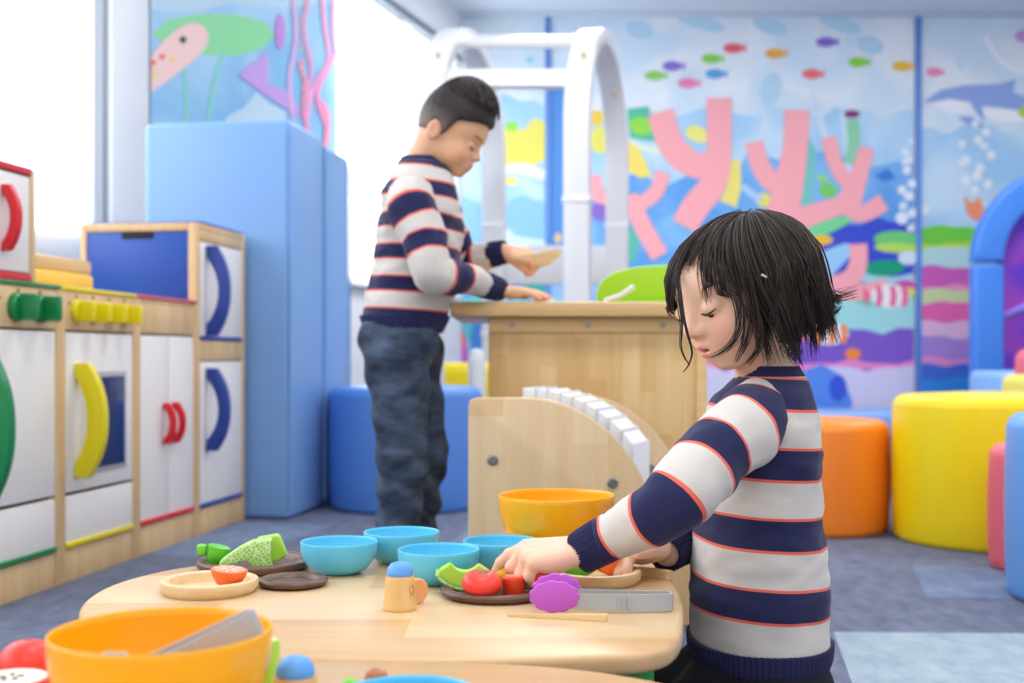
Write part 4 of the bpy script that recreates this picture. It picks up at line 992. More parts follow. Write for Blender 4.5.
# things on the counter
def clumps(name, c): return mat(name, c, .5, .3)
o = empty('toy_leaf_board', (.375, 2.64, CT), 0, 'big lime green rounded board standing on the counter', 'toy board')
th_ = [PI*k/30 for k in range(31)]
pts = [(-.16, 0), (.16, 0)]+[(.02+.18*math.copysign(abs(math.cos(a))**.7, math.cos(a))*(1 if math.cos(a) < 0 else .78), .005+.085*math.sin(a)**.65) for a in th_]
MB().prism(pts, .016, Matrix.Translation((-.03, .008, 0)) @ Matrix.Rotation(PI/2, 4, 'X'), .004).build('board', toy('lime_board', (160, 210, 8)), o, angle=50)
MB().span((-.16, -.03, 0), (.13, .03, .012), .003).build('foot', toy('lime_foot', (150, 200, 10)), o)
o = MB().tube([(0, 0, .006), (.035, 0, .018), (.062, -.002, .036)], [.005, .0055, .006], 12).build('toy_spoon', V_white); o.location = (.194, 2.52, CT); tag(o, 'white toy spoon handle leaning on the lime green board', 'spoon')
o = MB().lathe([(0, 0), (.02, 0), (.026, .004), (.024, .010), (.012, .014), (0, .015)], seg=32).build('toy_dish', V_white); o.location = (.065, 2.53, CT); tag(o, 'small white dish by the child\'s hand on the counter', 'dish')
o = MB().span((-.03, -.012, 0), (.03, .012, .008), .003).build('wooden_block', W_toy); o.location = (.166, 2.60, CT); tag(o, 'flat wooden toy piece on the counter beside the white spoon', 'toy block')
# ================================================================== THE TWO CHILDREN
def unit(v): v = np.asarray(v, float); return v/np.linalg.norm(v)
def P3(u, v, d): return np.array(px(u, v, d))
# ---------------- materials
def skin(name, base, lipc):
    m = bpy.data.materials.new(name); t = NT(m); b = t.bsdf
    b.inputs['Roughness'].default_value = .48; b.inputs['Specular IOR Level'].default_value = .35
    b.inputs['Subsurface Weight'].default_value = .25; b.inputs['Subsurface Radius'].default_value = (1, .4, .25); b.inputs['Subsurface Scale'].default_value = .004
    def mixin(src, colr, an, k=1.):
        a = t.add('ShaderNodeAttribute'); a.attribute_name = an
        mm = t.add('ShaderNodeMath', operation='MULTIPLY'); mm.inputs[1].default_value = k; t.link(a.outputs['Fac'], mm.inputs[0])
        mx = t.add('ShaderNodeMix', data_type='RGBA'); mx.inputs[7].default_value = lin(colr); t.link(mm.outputs[0], mx.inputs[0])
        if src is None: mx.inputs[6].default_value = lin(base)
        else: t.link(src, mx.inputs[6])
        return mx.outputs[2]
    c = mixin(None, (238, 168, 150), 'blush', .55); c = mixin(c, lipc, 'lip', .9); c = mixin(c, (84, 30, 32), 'mouth', 1.)
    t.link(c, b.inputs['Base Color']); return m
M_skin_g = skin('child_skin', (238, 194, 166), (226, 122, 122)); M_skin_b = skin('boy_skin', (228, 176, 138), (214, 118, 110))
def knit(name, period, n0=.04, n1=.46, navy=(40, 42, 82), white=(218, 211, 204), red=(244, 112, 92)):
    m = bpy.data.materials.new(name); t = NT(m); b = t.bsdf
    a = t.add('ShaderNodeAttribute'); a.attribute_name = 'stripe'
    d = t.add('ShaderNodeMath', operation='DIVIDE'); d.inputs[1].default_value = period; t.link(a.outputs['Fac'], d.inputs[0])
    f = t.add('ShaderNodeMath', operation='FRACT'); t.link(d.outputs[0], f.inputs[0])
    r = t.add('ShaderNodeValToRGB'); r.color_ramp.interpolation = 'CONSTANT'; e = r.color_ramp.elements
    e[0].position = 0; e[0].color = lin(red); e[1].position = n0; e[1].color = lin(navy)
    x = e.new(n1); x.color = lin(red); x = e.new(n1+n0); x.color = lin(white)
    t.link(f.outputs[0], r.inputs['Fac'])
    tc = t.add('ShaderNodeTexCoord'); nz = t.add('ShaderNodeTexNoise'); nz.inputs['Scale'].default_value = 500; nz.inputs['Detail'].default_value = 2
    t.link(tc.outputs['Object'], nz.inputs['Vector'])
    mx = t.add('ShaderNodeMix', data_type='RGBA', blend_type='MULTIPLY'); mx.inputs[0].default_value = .12
    t.link(r.outputs['Color'], mx.inputs[6]); t.link(nz.outputs['Color'], mx.inputs[7]); t.link(mx.outputs[2], b.inputs['Base Color'])
    bp = t.add('ShaderNodeBump'); bp.inputs['Strength'].default_value = .25; bp.inputs['Distance'].default_value = .001; t.link(nz.outputs['Fac'], bp.inputs['Height']); t.link(bp.outputs['Normal'], b.inputs['Normal'])
    b.inputs['Roughness'].default_value = .85; b.inputs['Specular IOR Level'].default_value = .2; b.inputs['Sheen Weight'].default_value = .12
    return m
M_navyknit = mat('navy_rib_knit', (42, 44, 84), .85, .2, bump=.2, bscale=600, sheen=.1)
def hairmat(name, c, c2, rough=.38):
    m = bpy.data.materials.new(name); t = NT(m); b = t.bsdf
    a = t.add('ShaderNodeAttribute'); a.attribute_name = 'tone'
    mx = t.add('ShaderNodeMix', data_type='RGBA'); mx.inputs[6].default_value = lin(c); mx.inputs[7].default_value = lin(c2); t.link(a.outputs['Fac'], mx.inputs[0]); t.link(mx.outputs[2], b.inputs['Base Color'])
    b.inputs['Roughness'].default_value = rough; b.inputs['Specular IOR Level'].default_value = .35; return m
M_hair = hairmat('dark_brown_hair', (33, 26, 23), (66, 48, 40), .52); M_hair_b = hairmat('black_hair', (42, 35, 33), (112, 98, 90), .55)
M_lash = mat('dark_lash', (26, 20, 20), .5); M_iris = mat('dark_iris', (22, 14, 12), .15, .6); M_brow = mat('brow_hair', (92, 66, 54), .7)

# ---------------- head shape, x forward, y to the child's left, z up
SKULL_G = ((-.002, 0, .002), (.0780, .0690, .0530), (.022, 0, .010), (.0530, .058, .041))
SKULL_B = ((.004, 0, .022), (.0760, .0690, .0840), (.030, 0, .020), (.0570, .060, .058))
SK = [SKULL_G]
def head_f(Q):
    c1, r1, c2, r2 = SK[0]
    d = s_ell(Q, c1, r1)
    d = smin(d, s_ell(Q, c2, r2), .02)
    d = smin(d, s_ell(Q, (.020, 0, -.034), (.060, .055, .052)), .022)
    for s in (-1, 1): d = smin(d, s_ell(Q, (.046, s*.031, -.038), (.030, .027, .028)), .014)
    d = smin(d, s_ell(Q, (.058, 0, -.074), (.017, .019, .014)), .018)
    d = smin(d, s_ell(Q, (.070, 0, -.053), (.0135, .022, .017)), .012)          # muzzle
    for s in (-1, 1):
        d = smax(d, -s_ell(Q, (.092, s*.029, -.009), (.013, .017, .0085)), .014)
        d = smin(d, s_ell(Q, (.0675, s*.0290, -.0115), (.0125, .0150, .0100)), .003)
    nose = smin(s_cap(Q, (.076, 0, -.006), (.0870, 0, -.027), .0060, .0078), s_ell(Q, (.0885, 0, -.0300), (.0088, .0085, .0074)), .006)
    for s in (-1, 1): nose = smin(nose, s_ell(Q, (.0825, s*.0088, -.0325), (.0078, .0062, .0058)), .004)
    d = smin(d, nose, .007)
    for s in (-1, 1): d = smax(d, -s_ell(Q, (.0885, s*.0048, -.0385), (.004, .0026, .0022)), .002)
    up = s_ell(Q, (.0800, 0, -.0510), (.0070, .0135, .0042)); lo = s_ell(Q, (.0775, 0, -.0600), (.0075, .0115, .0047))
    d = smin(d, up, .004); d = smin(d, lo, .004)
    d = smax(d, -s_ell(Q, (.0860, 0, -.0553), (.0090, .0105, .0021)), .002)
    for s in (-1, 1):
        e = s_ell(Q, (-.012, s*.0715, -.014), (.0165, .0065, .0255), np.array([[.95, .22*s, 0], [-.22*s, .95, 0], [0, 0, 1]]))
        e = smax(e, -s_ell(Q, (-.008, s*.0800, -.012), (.0095, .0060, .0165)), .003)
        d = smin(d, e, .004)
    return d
def face_attrs(Q):
    g = lambda c, r: np.exp(-(((Q-np.array(c))/np.array(r))**2).sum(1))
    lipm = np.clip(2.2*np.maximum(g((.082, 0, -.0503), (.012, .0125, .0036)), g((.080, 0, -.0606), (.012, .0105, .0042)))-.55, 0, 1)
    mouth = np.clip(2.*g((.080, 0, -.0553), (.0085, .0098, .0019))-.7, 0, 1)*(Q[:, 0] < .0865)
    bl = np.maximum.reduce([g((.062, .036, -.036), (.03, .018, .016)), g((.062, -.036, -.036), (.03, .018, .016)), .8*g((.09, 0, -.031), (.012, .012, .010)), .9*g((-.01, .075, -.014), (.02, .014, .026)), .9*g((-.01, -.075, -.014), (.02, .014, .026))])
    return lipm, mouth, bl
def head_frame(O, fwd, pitch, roll, s=1.):
    f = unit(fwd); Z = np.array([0, 0, 1.]); l = unit(np.cross(Z, f)); p = math.radians(pitch)
    f2 = math.cos(p)*f-math.sin(p)*Z; u2 = np.cross(f2, l)
    r = math.radians(roll); l2 = math.cos(r)*l+math.sin(r)*u2; u3 = np.cross(f2, l2)
    return np.array(O), np.stack([f2, l2, u3], 1), s           # world = O + s * R @ q
def surf_x(y, z, x0=.13):
    x = np.linspace(x0, .0, 600); Q = np.stack([x, np.full_like(x, y), np.full_like(x, z)], 1).astype(np.float32); f = head_f(Q)
    return float(x[np.argmax(f < 0)])

# ---------------- hand: returns capsules grouped by finger
def hand_caps(W, f, n, left, curls, s=1., spread=3., thumb=(.75, .5, .35), tc=20):
    f = unit(f); n = unit(np.asarray(n, float)-np.dot(n, f)*f); l = np.cross(n, f)*(1 if left else -1)     # l points to the little finger
    W = np.asarray(W, float); groups = []
    palm = []
    base = [(-.0175, .050), (-.0058, .053), (.0060, .0505), (.0165, .0445)]
    L = [(.0195, .0135, .0115), (.021, .0145, .012), (.0195, .0135, .0115), (.0155, .0105, .0095)]
    R = [(.0073, .0067, .0061, .0052), (.0075, .0068, .0062, .0053), (.0072, .0066, .0060, .0051), (.0064, .0058, .0053, .0046)]
    for k in range(4):
        K = W+s*(l*base[k][0]+f*base[k][1])
        palm.append((W+s*(l*base[k][0]*.62+f*.006), K, .0112*s, .0088*s))
        palm.append((W+s*(l*base[k][0]*.75+f*.022-n*.004), K-s*(n*.003+f*.01), .0105*s, .0085*s))
        d = unit(f+l*math.radians(spread)*(k-1.4)); p = K; g = []
        ax = np.cross(d, n)
        for j in range(3):
            a = -math.radians(curls[k][j]); ax_ = unit(np.cross(n, d)) if j == 0 else ax_
            d = d*math.cos(a)-np.cross(ax_, d)*math.sin(a)
            q = p+d*L[k][j]*s; g.append((p, q, R[k][j]*s, R[k][j+1]*s)); p = q
        groups.append(g)
    t0 = W+s*(-l*.015+f*.013-n*.003); td = unit(f*thumb[0]-l*thumb[1]-n*thumb[2])
    t1 = t0+td*.021*s; td2 = unit(td+f*math.sin(math.radians(tc))-n*.12); t2 = t1+td2*.017*s; t3 = t2+unit(td2+f*.25+l*.15)*.013*s
    groups.append([(t0, t1, .0105*s, .0085*s), (t1, t2, .0083*s, .0074*s), (t2, t3, .0074*s, .0058*s)])
    return palm, groups
def hand_sdf(P, H):
    palm, groups = H; d = None
    for c in palm: e = s_cap(P, *c); d = e if d is None else smin(d, e, .006)
    for g in groups:
        q = None
        for c in g: e = s_cap(P, *c); q = e if q is None else smin(q, e, .0016)
        d = smin(d, q, .0035)
    return d
def near(P, pts, r):
    """mask of the points within r of any of pts"""
    m = np.zeros(len(P), bool)
    for p in pts: m |= ((P-np.asarray(p, np.float32))**2).sum(1) < r*r
    return m
def body_mesh(name, parts, head, hands, lo, hi, h, m, origin):
    """parts: list of (a,b,ra,rb,k) capsules for trunk and limbs"""
    O, R, s = head
    def f(P):
        P = P.astype(np.float32)
        Q = ((P-O.astype(np.float32)) @ R.astype(np.float32))/s
        far = np.linalg.norm(Q, axis=1) > .20
        d = np.full(len(P), 9., np.float32)
        d[far] = (np.linalg.norm(Q[far], axis=1)-.13)*s
        if (~far).any(): d[~far] = head_f(Q[~far])*s
        for a, b, ra, rb, k in parts: d = smin(d, s_cap(P, a, b, ra, rb), k)
        for H, W in hands:
            mk = near(P, [W], .17)
            if mk.any():
                e = np.full(len(P), 9., np.float32); e[mk] = hand_sdf(P[mk], H); d = smin(d, e, .006)
        return d
    V, Fc = surface(f, lo, hi, h)
    Q = ((V-O) @ R)/s
    lipm, mouth, bl = face_attrs(Q)
    for H, W in hands:                                           # pink fingertips
        for g in H[1]:
            bl = np.maximum(bl, .8*np.exp(-((V-g[-1][1])**2).sum(1)/(.008**2)))
    return mesh_obj(name, V-np.array(origin), Fc, m, attrs={'lip': lipm, 'mouth': mouth, 'blush': bl})

def cloth_tube(name, pts, rads, m, parent, origin, n=60, seg=56, s0=0., sk=1., smap=None, wr=.0, seed=0., rib=0, squash=None, folds=()):
    """sleeve or band: a tube through points; stripe attribute = distance from the first point"""
    C = spline(pts, n); r = np.interp(np.linspace(0, 1, n), np.linspace(0, 1, len(rads)), rads)
    T = np.gradient(C, axis=0); T /= np.linalg.norm(T, axis=1, keepdims=True); s = np.concatenate([[0], np.cumsum(np.linalg.norm(np.diff(C, axis=0), axis=1))])
    up = np.array([0, 0, 1.]); V = []; st = []
    for i in range(n):
        up = unit(up-T[i]*np.dot(up, T[i])); sd = np.cross(T[i], up)
        for k in range(seg):
            a = 2*PI*k/seg; q = r[i]
            if rib: q *= 1+.030*(1 if math.cos(rib*a) > 0 else -1)
            p = C[i]+q*(math.cos(a)*up+math.sin(a)*sd)
            if wr: q += wr*(nz3(p, 28, seed)+.6*nz3(p, 60, seed+5))
            for (s_, w_, amp, a0) in folds: q += amp*math.exp(-((s[i]-s_-.010*math.cos(a-a0))/w_)**2)*(.5+.5*math.cos(a-a0))
            V.append(C[i]+q*(math.cos(a)*up+math.sin(a)*sd)); st.append(s0+(sk*s[i] if smap is None else float(np.interp(s[i], smap[0], smap[1]))))
    Fc = [(i*seg+k, i*seg+(k+1) % seg, (i+1)*seg+(k+1) % seg, (i+1)*seg+k) for i in range(n-1) for k in range(seg)]
    # turned-in ends
    for i, sg in ((0, 1), (n-1, -1)):
        b0 = len(V)
        for k in range(seg): V.append(C[i]+(V[i*seg+k]-C[i])*.72+T[i]*.006*sg); st.append(st[i*seg])
        for k in range(seg):
            q = (i*seg+k, i*seg+(k+1) % seg, b0+(k+1) % seg, b0+k); Fc.append(q[::-1] if i == 0 else q)
    return mesh_obj(name, np.array(V)-np.array(origin), Fc, m, parent, attrs={'stripe': st})
def torso_cloth(name, rows, d, m, parent, origin, tilt, s_ref, wr, seed, seg=72, n=70, yoff=None, rib=0, zr=None):
    """rows: (v, u_back, u_front, half width); rings stacked upwards"""
    A = np.array(rows, float); z = np.array([sz(v, d) for v in A[:, 0]]); cx = np.array([(sx(a, d)+sx(b, d))/2 for a, b in A[:, 1:3]]); rx = np.abs(A[:, 1]-A[:, 2])/2/FPX*d; ry = A[:, 3]
    o = np.argsort(z); z, cx, rx, ry = z[o], cx[o], rx[o], ry[o]
    zz = np.linspace(z[0], z[-1], n)
    S = lambda y: np.interp(zz, z, y)
    sm = lambda y: np.convolve(np.pad(y, 3, mode='edge'), np.ones(7)/7, 'valid')
    CX, RX, RY = sm(S(cx)), sm(S(rx)), sm(S(ry)); V = []; st = []
    x0 = cx.mean()
    for i in range(n):
        for k in range(seg):
            a = 2*PI*k/seg; ca, sa = math.cos(a), math.sin(a); e = .9
            q = 1.
            if rib: q += .012*(1 if math.cos(rib*a) > 0 else -1)
            p = np.array([CX[i]+RX[i]*q*math.copysign(abs(ca)**e, ca), d+(yoff or 0)+RY[i]*q*math.copysign(abs(sa)**e, sa), zz[i]])
            if wr and i > 2:
                nn = unit((ca/RX[i], sa/RY[i], 0)); w = min(1, i/10)*wr*(nz3((p[0], p[1], p[2]*1.8), 16, seed)+.5*nz3((p[0], p[1], p[2]*2), 40, seed+3)); p = p+nn*w
            V.append(p); st.append(p[2]+tilt*(p[0]-x0)-s_ref)
    Fc = [(i*seg+k, i*seg+(k+1) % seg, (i+1)*seg+(k+1) % seg, (i+1)*seg+k) for i in range(n-1) for k in range(seg)]
    for i in (0, n-1):
        b0 = len(V); c = np.array([CX[i], d+(yoff or 0), zz[i]])
        for k in range(seg): V.append(c+(V[i*seg+k]-c)*.82+np.array([0, 0, .006 if i == 0 else -.006])); st.append(st[i*seg])
        for k in range(seg):
            q = (i*seg+k, i*seg+(k+1) % seg, b0+(k+1) % seg, b0+k); Fc.append(q[::-1] if i == 0 else q)
    return mesh_obj(name, np.array(V)-np.array(origin), Fc, m, parent, attrs={'stripe': st})
def ribbons(strands, radii, sides=4):
    """thin tapered tubes for hair; strands: list of (n,3) arrays"""
    V = []; Fc = []; tone = []
    for S, r0 in zip(strands, radii):
        n = len(S); T = np.gradient(S, axis=0); T /= np.linalg.norm(T, axis=1, keepdims=True)+1e-9
        up = unit(np.cross(T[0], rng.normal(size=3))); b0 = len(V); tn = rng.uniform(0, 1)**2
        for i in range(n):
            up = unit(up-T[i]*np.dot(up, T[i])); sd = np.cross(T[i], up); f = i/(n-1)
            r = r0*(min(1, .45+2.2*f))*(1-.85*max(0, f-.45)/.55)
            for k in range(sides):
                a = 2*PI*k/sides; V.append(S[i]+r*(math.cos(a)*up+math.sin(a)*sd)); tone.append(tn)
        for i in range(n-1):
            for k in range(sides): Fc.append((b0+i*sides+k, b0+i*sides+(k+1) % sides, b0+(i+1)*sides+(k+1) % sides, b0+(i+1)*sides+k))
        Fc.append(tuple(b0+(n-1)*sides+k for k in range(sides)))
    return V, Fc, tone
def add_face_bits(person, head, origin, lash_z=-.0155, brow=True, open_=.0030):
    O, R, s = head
    w = lambda q: Vector(O+s*(R @ np.array(q))-np.array(origin))
    for sd, nm in ((1, 'left'), (-1, 'right')):
        pts = []
        for k in range(11):
            f = k/10; y = sd*(.0165+.0255*f); z = lash_z-.0028*math.sin(PI*f)+.0022*f
            pts.append((surf_x(y, z)+.0006, y, z))
        r = [(.0004+.00100*math.sin(PI*min(1, .15+.85*k/10))*1.15)*s for k in range(11)]
        e = MB(); Q = []
        # sliver of dark eye under the lashes
        f = .46; y = sd*(.0165+.0255*f); z = lash_z-.0044; x = surf_x(y, z)
        e.ell(w((x-.0008, y, z+.0012)), (.0017*s, .0064*s, (open_+.0008)*s), Matrix(R.tolist()).to_4x4(), u=20, v=12)
        eye = e.build('eye', M_iris, person)
        MB().tube([w(p) for p in pts], r, 8).build('eyelash', M_lash, eye)
        if brow:
            pts = []
            for k in range(9):
                f = k/8; y = sd*(.013+.030*f); z = .0085+.0045*math.sin(PI*f*.8); pts.append((surf_x(y, z)+.0003, y, z))
            MB().tube([w(p) for p in pts], [s*(.0006+.0012*math.sin(PI*(.2+.75*k/8))) for k in range(9)], 6).build('eyebrow', M_brow, person)

# =================================================== THE GIRL
gO = np.array([.3, 1.36, 0.])
GH = head_frame((.2590, 1.350, .6120), (-math.cos(math.radians(24)), -math.sin(math.radians(24)), 0), 24, 5, 1.)
nb = P3(768, 385, 1.365); hipc = P3(757, 665, 1.36); chest = P3(764, 450, 1.36)
gS, gE, gW = P3(748, 420, 1.278), P3(672, 503, 1.195), P3(584, 551, 1.232)
rS, rE, rW = P3(752, 425, 1.452), P3(712, 522, 1.475), P3(668, 552, 1.375)
gN = P3(525, 556, 1.228)
GHL = hand_caps(gW+(gN-gW)*.10, gN-gW, (.10, -.30, .95), True, ((24, 20, 16), (46, 62, 40), (62, 66, 40), (60, 62, 40)), 1.02, 8, (.85, .35, .5), 10)
GHR = hand_caps(rW+unit(P3(612, 562, 1.325)-rW)*.012+[0, 0, .0045], P3(612, 557, 1.325)-rW, (-.1, .25, .95), False, ((25, 35, 25), (28, 40, 25), (30, 40, 25), (30, 35, 20)), .95, 4, (.9, .35, .0), 5)
knL, knR = np.array([.135, 1.315, .085]), np.array([.14, 1.415, .085])
ftL, ftR = np.array([.355, 1.325, .035]), np.array([.355, 1.405, .035])
g_parts = [(hipc+[0, -.03, .0], hipc+[0, .03, .0], .066, .066, .03), (hipc, chest, .058, .056, .03), (chest+[0, -.05, .02], chest+[0, .05, .02], .045, .045, .03),
           (chest, nb, .045, .030, .03), (nb, np.array([.282, 1.361, .555]), .0285, .030, .02),
           (gS, gE, .027, .022, .02), (gE, gW, .022, .0165, .01), (rS, rE, .027, .022, .02), (rE, rW, .022, .0165, .01),
           (hipc+[0, -.045, -.02], knL, .052, .040, .02), (hipc+[0, .045, -.02], knR, .052, .040, .02), (knL, ftL, .036, .026, .01), (knR, ftR, .036, .026, .01),
           (ftL, ftL+[.05, 0, -.008], .024, .016, .01), (ftR, ftR+[.05, 0, -.008], .024, .016, .01)]
girl = body_mesh('person', g_parts, GH, ((GHL, gW), (GHR, rW)), (-.06, 1.13, .0), (.46, 1.53, .72), .0023, M_skin_g, gO)
girl.location = gO
tag(girl, 'child with dark bob in striped sweater, reaching for toy food at the table', 'person')
add_face_bits(girl, GH, gO, brow=False)
# sweater
M_knit_g = knit('striped_knit', .0748)
gz = lambda v: sz(v, 1.36)
rows = [(376, 742, 799, .042), (383, 728, 807, .070), (395, 716, 810, .094), (415, 708, 813, .103), (450, 704, 816, .102), (500, 699, 818, .098), (550, 694, 821, .100), (600, 690, 824, .104), (633, 691.5, 824.5, .1040), (638, 692, 825, .104)]
sweater = torso_cloth('sweater', rows, 1.36, M_knit_g, girl, gO, .05, gz(473)-.0748*6-.0015, .0045, 3.)
torso_cloth('hem_band', [(635, 689, 827.5, .1070), (639, 689, 827.5, .1070), (655, 691, 826, .105), (668, 697, 820, .099), (673, 700, 816, .096)], 1.36, M_navyknit, sweater, gO, 0, 0, .002, 4., seg=240, n=16, rib=80)
torso_cloth('collar', [(366, 748, 797, .036), (371, 744, 801, .042), (379, 737, 804, .052), (384, 733, 806, .058)], 1.36, M_navyknit, sweater, gO, 0, 0, 0, 5., seg=160, n=12, rib=50)
sl = cloth_tube('sleeve', [gW+(gE-gW)*.25, gW*.4+gE*.6+[0, -.002, -.001], gE, (gE+gS)/2+[.0, -.004, .004], gS+[.006, .006, -.002], gS+[.028, .075, .020]], [.0235, .0280, .0335, .0375, .0400, .028], M_knit_g, sweater, gO, s0=-.046, sk=.92, wr=.0028, seed=2., folds=((.09, .012, .003, 2.6), (.125, .012, .003, 2.8), (.2, .014, .003, 3.0)))
cloth_tube('cuff', [gW+(gW-gE)*.06, gW, gW+(gE-gW)*.22, gW+(gE-gW)*.40], [.0205, .0220, .0235, .0235], M_navyknit, sl, gO, n=18, seg=192, rib=48)
sl = cloth_tube('sleeve', [rW+(rE-rW)*.2, (rW+rE)/2, rE, (rE+rS)/2, rS, rS+[.03, -.05, .012]], [.0245, .031, .037, .042, .044, .038], M_knit_g, sweater, gO, s0=-.046, sk=.92, wr=.0025, seed=9.)
cloth_tube('cuff', [rW+(rW-rE)*.08, rW, rW+(rE-rW)*.2, rW+(rE-rW)*.36], [.0205, .0220, .0235, .0250], M_navyknit, sl, gO, n=18, seg=192, rib=48)
# dark trousers
M_black_cloth = mat('black_cotton', (24, 25, 32), .8, .2, bump=.2, bscale=90)
def gt(P):
    d = None
    for a, b, ra, rb, k in ((hipc+[.0, -.028, -.03], hipc+[.0, .028, -.03], .078, .078, .02), (hipc+[0, -.045, -.03], knL, .066, .050, .03), (hipc+[0, .045, -.03], knR, .066, .050, .03), (knL, ftL+[-.03, 0, 0], .046, .034, .02), (knR, ftR+[-.03, 0, 0], .046, .034, .02)):
        e = s_cap(P, a, b, ra, rb); d = e if d is None else smin(d, e, k)
    d = d+.0025*sines(P, 60, 4)
    d = smax(d, P[:, 2]-gz(652), .006); return smax(d, .004-P[:, 2], .004)
V, Fc = surface(gt, (.05, 1.22, -.01), (.42, 1.51, .22), .0045)
mesh_obj('trousers', V-gO, Fc, M_black_cloth, girl)
# hair
O, R, s = GH
grav = R.T @ np.array([0, 0, -1.])
def gh(Q):
    cap_ = s_ell(Q, (.002, 0, .000), (.0825, .0760, .0620))
    bob = s_ell(Q, (-.020, 0, -.036), (.064, .071, .056))
    d = smin(cap_, bob, .02)
    face = np.maximum.reduce([.046-Q[:, 0]+.25*(Q[:, 2]-.02), Q[:, 2]-.042, np.abs(Q[:, 1])-.060])          # open face
    d = smax(d, -face, .010)
    jaw = np.maximum.reduce([.012-Q[:, 0]+.2*(Q[:, 2]+.09), Q[:, 2]+.050])
    d = smax(d, -jaw, .012)
    return d+.0016*sines(Q*np.array([1, 1, .25], np.float32), 130, 8)
V, Fc = surface(gh, (-.14, -.11, -.12), (.11, .11, .12), .0032)
hairV = [v for v in V]; hairF = [tuple(f) for f in Fc]; hairT = [.1]*len(V)
strands = []; rad = []
Ec = np.array([.002, 0, .000]); Er = np.array([.0835, .0770, .0630])
def strand(th, lift, zend, flip, sway, n=13, crown=(-.040, .004)):
    """from the crown down the meridian th (0 = forehead, + = child's left), then hanging"""
    c0 = Ec+np.array([crown[0], crown[1], 0]); P = []
    dirv = np.array([math.cos(th), math.sin(th)])
    # where the meridian leaves the cap
    t_ = np.linspace(0.02, 1.2, 60); rim = None
    for t in t_:
        q = c0[:2]+dirv*t*.2-Ec[:2]
        if (q[0]/Er[0])**2+(q[1]/Er[1])**2 >= 1: rim = t*.2; break
    A = np.linspace(.06, 1.0, 8)
    for a in A:
        ang = a*PI/2; rr = rim*math.sin(ang)
        q = c0[:2]+dirv*rr-Ec[:2]; k = max(0, 1-(q[0]/Er[0])**2-(q[1]/Er[1])**2)
        P.append(np.array([Ec[0]+q[0], Ec[1]+q[1], Ec[2]+Er[2]*math.sqrt(k)]))
    z0 = P[-1][2]; cut = zend if zend > z0-.003 else None; zend = min(zend, z0-.003); nrm = np.array([dirv[0], dirv[1], 0])
    m = 8
    for j in range(1, m+1):
        f = j/m; z = z0+(zend-z0)*f
        inw = -.020*f*f*(1 if zend < -.03 else .3)
        p = np.array([P[7][0], P[7][1], z])+nrm*inw
        if zend < -.03 and P[7][0] > -.03:        # the side hair hangs plumb, forward over the cheek
            g_ = grav/abs(grav[2]); p = p+np.array([g_[0], 0, 0])*(z0-z)*(.62 if P[7][1] > 0 else .15)*min(1, (P[7][0]+.03)/.04)
        if flip: p += nrm*flip*max(0, f-.55)**1.6*2.2; p[2] += abs(flip)*max(0, f-.68)*1.3
        p += np.array([-dirv[1], dirv[0], 0])*sway*f
        P.append(p)
    P = np.array(P)
    if cut is not None:                               # short fringe: stop on the brow
        k = np.argmax(P[:, 2] < cut)
        f = (P[k-1][2]-cut)/(P[k-1][2]-P[k][2]+1e-9); t = np.linspace(0, k-1+f, len(P)); i = np.minimum(t.astype(int), len(P)-2)
        P = P[i]+(P[i+1]-P[i])*(t-i)[:, None]
    nr = P-Ec; nr /= np.linalg.norm(nr, axis=1, keepdims=True)
    P = P+nr*lift; return P
def zend_of(th):
    d_ = np.array([math.cos(th), math.sin(th)]); a = abs(math.degrees(th)); q = Ec[:2]+np.array([-.040, .004])
    for t in np.linspace(.004, .2, 200):
        p = q+d_*t
        if ((p[0]-Ec[0])/Er[0])**2+((p[1]-Ec[1])/Er[1])**2 >= 1: break
    if p[0] > .052:
        if p[1] > -.010: return .037-.32*max(0, p[1])
        return .026 if p[1] > -.024 else .006
    if p[0] > .040: return .024-.112*(.052-p[0])/.012
    if p[0] > -.03: return -.094 if p[1] > 0 else -.070
    return -.093+.007*min(1, (-.03-p[0])/.04)
def zend_old(th):
    a = abs(math.degrees(th))
    if a < 14: return .020
    if a < 40: return .020-.020*(a-14)/26
    if a < 56: return .0-.085*((a-40)/16)
    if a < 110: return -.098
    return -.096+.008*min(1, (a-110)/50)
clumps_ = [(-PI+2*PI*(k+rng.uniform(-.3, .3))/120) for k in range(120)]
for th0 in clumps_:
    fl = 0.; a = abs(math.degrees(th0))
    if a > 125: fl = rng.uniform(.0, .065)
    elif a > 85: fl = rng.uniform(-.01, .02)
    ze = zend_of(th0); ze += rng.normal(0, .011 if ze > -.02 else .006); sw = rng.normal(0, .008); lf = rng.uniform(.0005, .0055)
    base = strand(th0, lf, ze, fl, sw)
    for q in range(20):
        th = th0+rng.normal(0, .07); S = strand(th, max(.0, lf+rng.normal(0, .0018)), ze+rng.normal(0, .009), fl*rng.uniform(.6, 1.3), sw+rng.normal(0, .004))
        f = np.linspace(0, 1, len(S))[:, None]; S = S*(1-.62*f**1.5)+base*(.62*f**1.5)
        if ze > -.03:       # the fringe falls forward, away from the brow
            S = S+grav*(.005*np.clip((f-.55)/.45, 0, 1)**1.5)
        w_ = rng.normal(0, 1, 3); S = S+w_*.0011*np.sin(np.linspace(0, rng.uniform(4, 9), len(S)))[:, None]*f
        strands.append(S); rad.append(rng.uniform(.0006, .0012))
def wlock(pts, k, spread, r):
    """free lock given by world points"""
    B = spline(np.array([R.T @ (P3(*p)-O) for p in pts]), 16)
    for _ in range(k):
        o1, o2 = rng.normal(0, spread, 3), rng.normal(0, spread*.8, 3); f = np.linspace(0, 1, 16)[:, None]
        strands.append(B+o1*(1-f)+o2*f*(1-.5*f)); rad.append(rng.uniform(.6, 1.)*r)
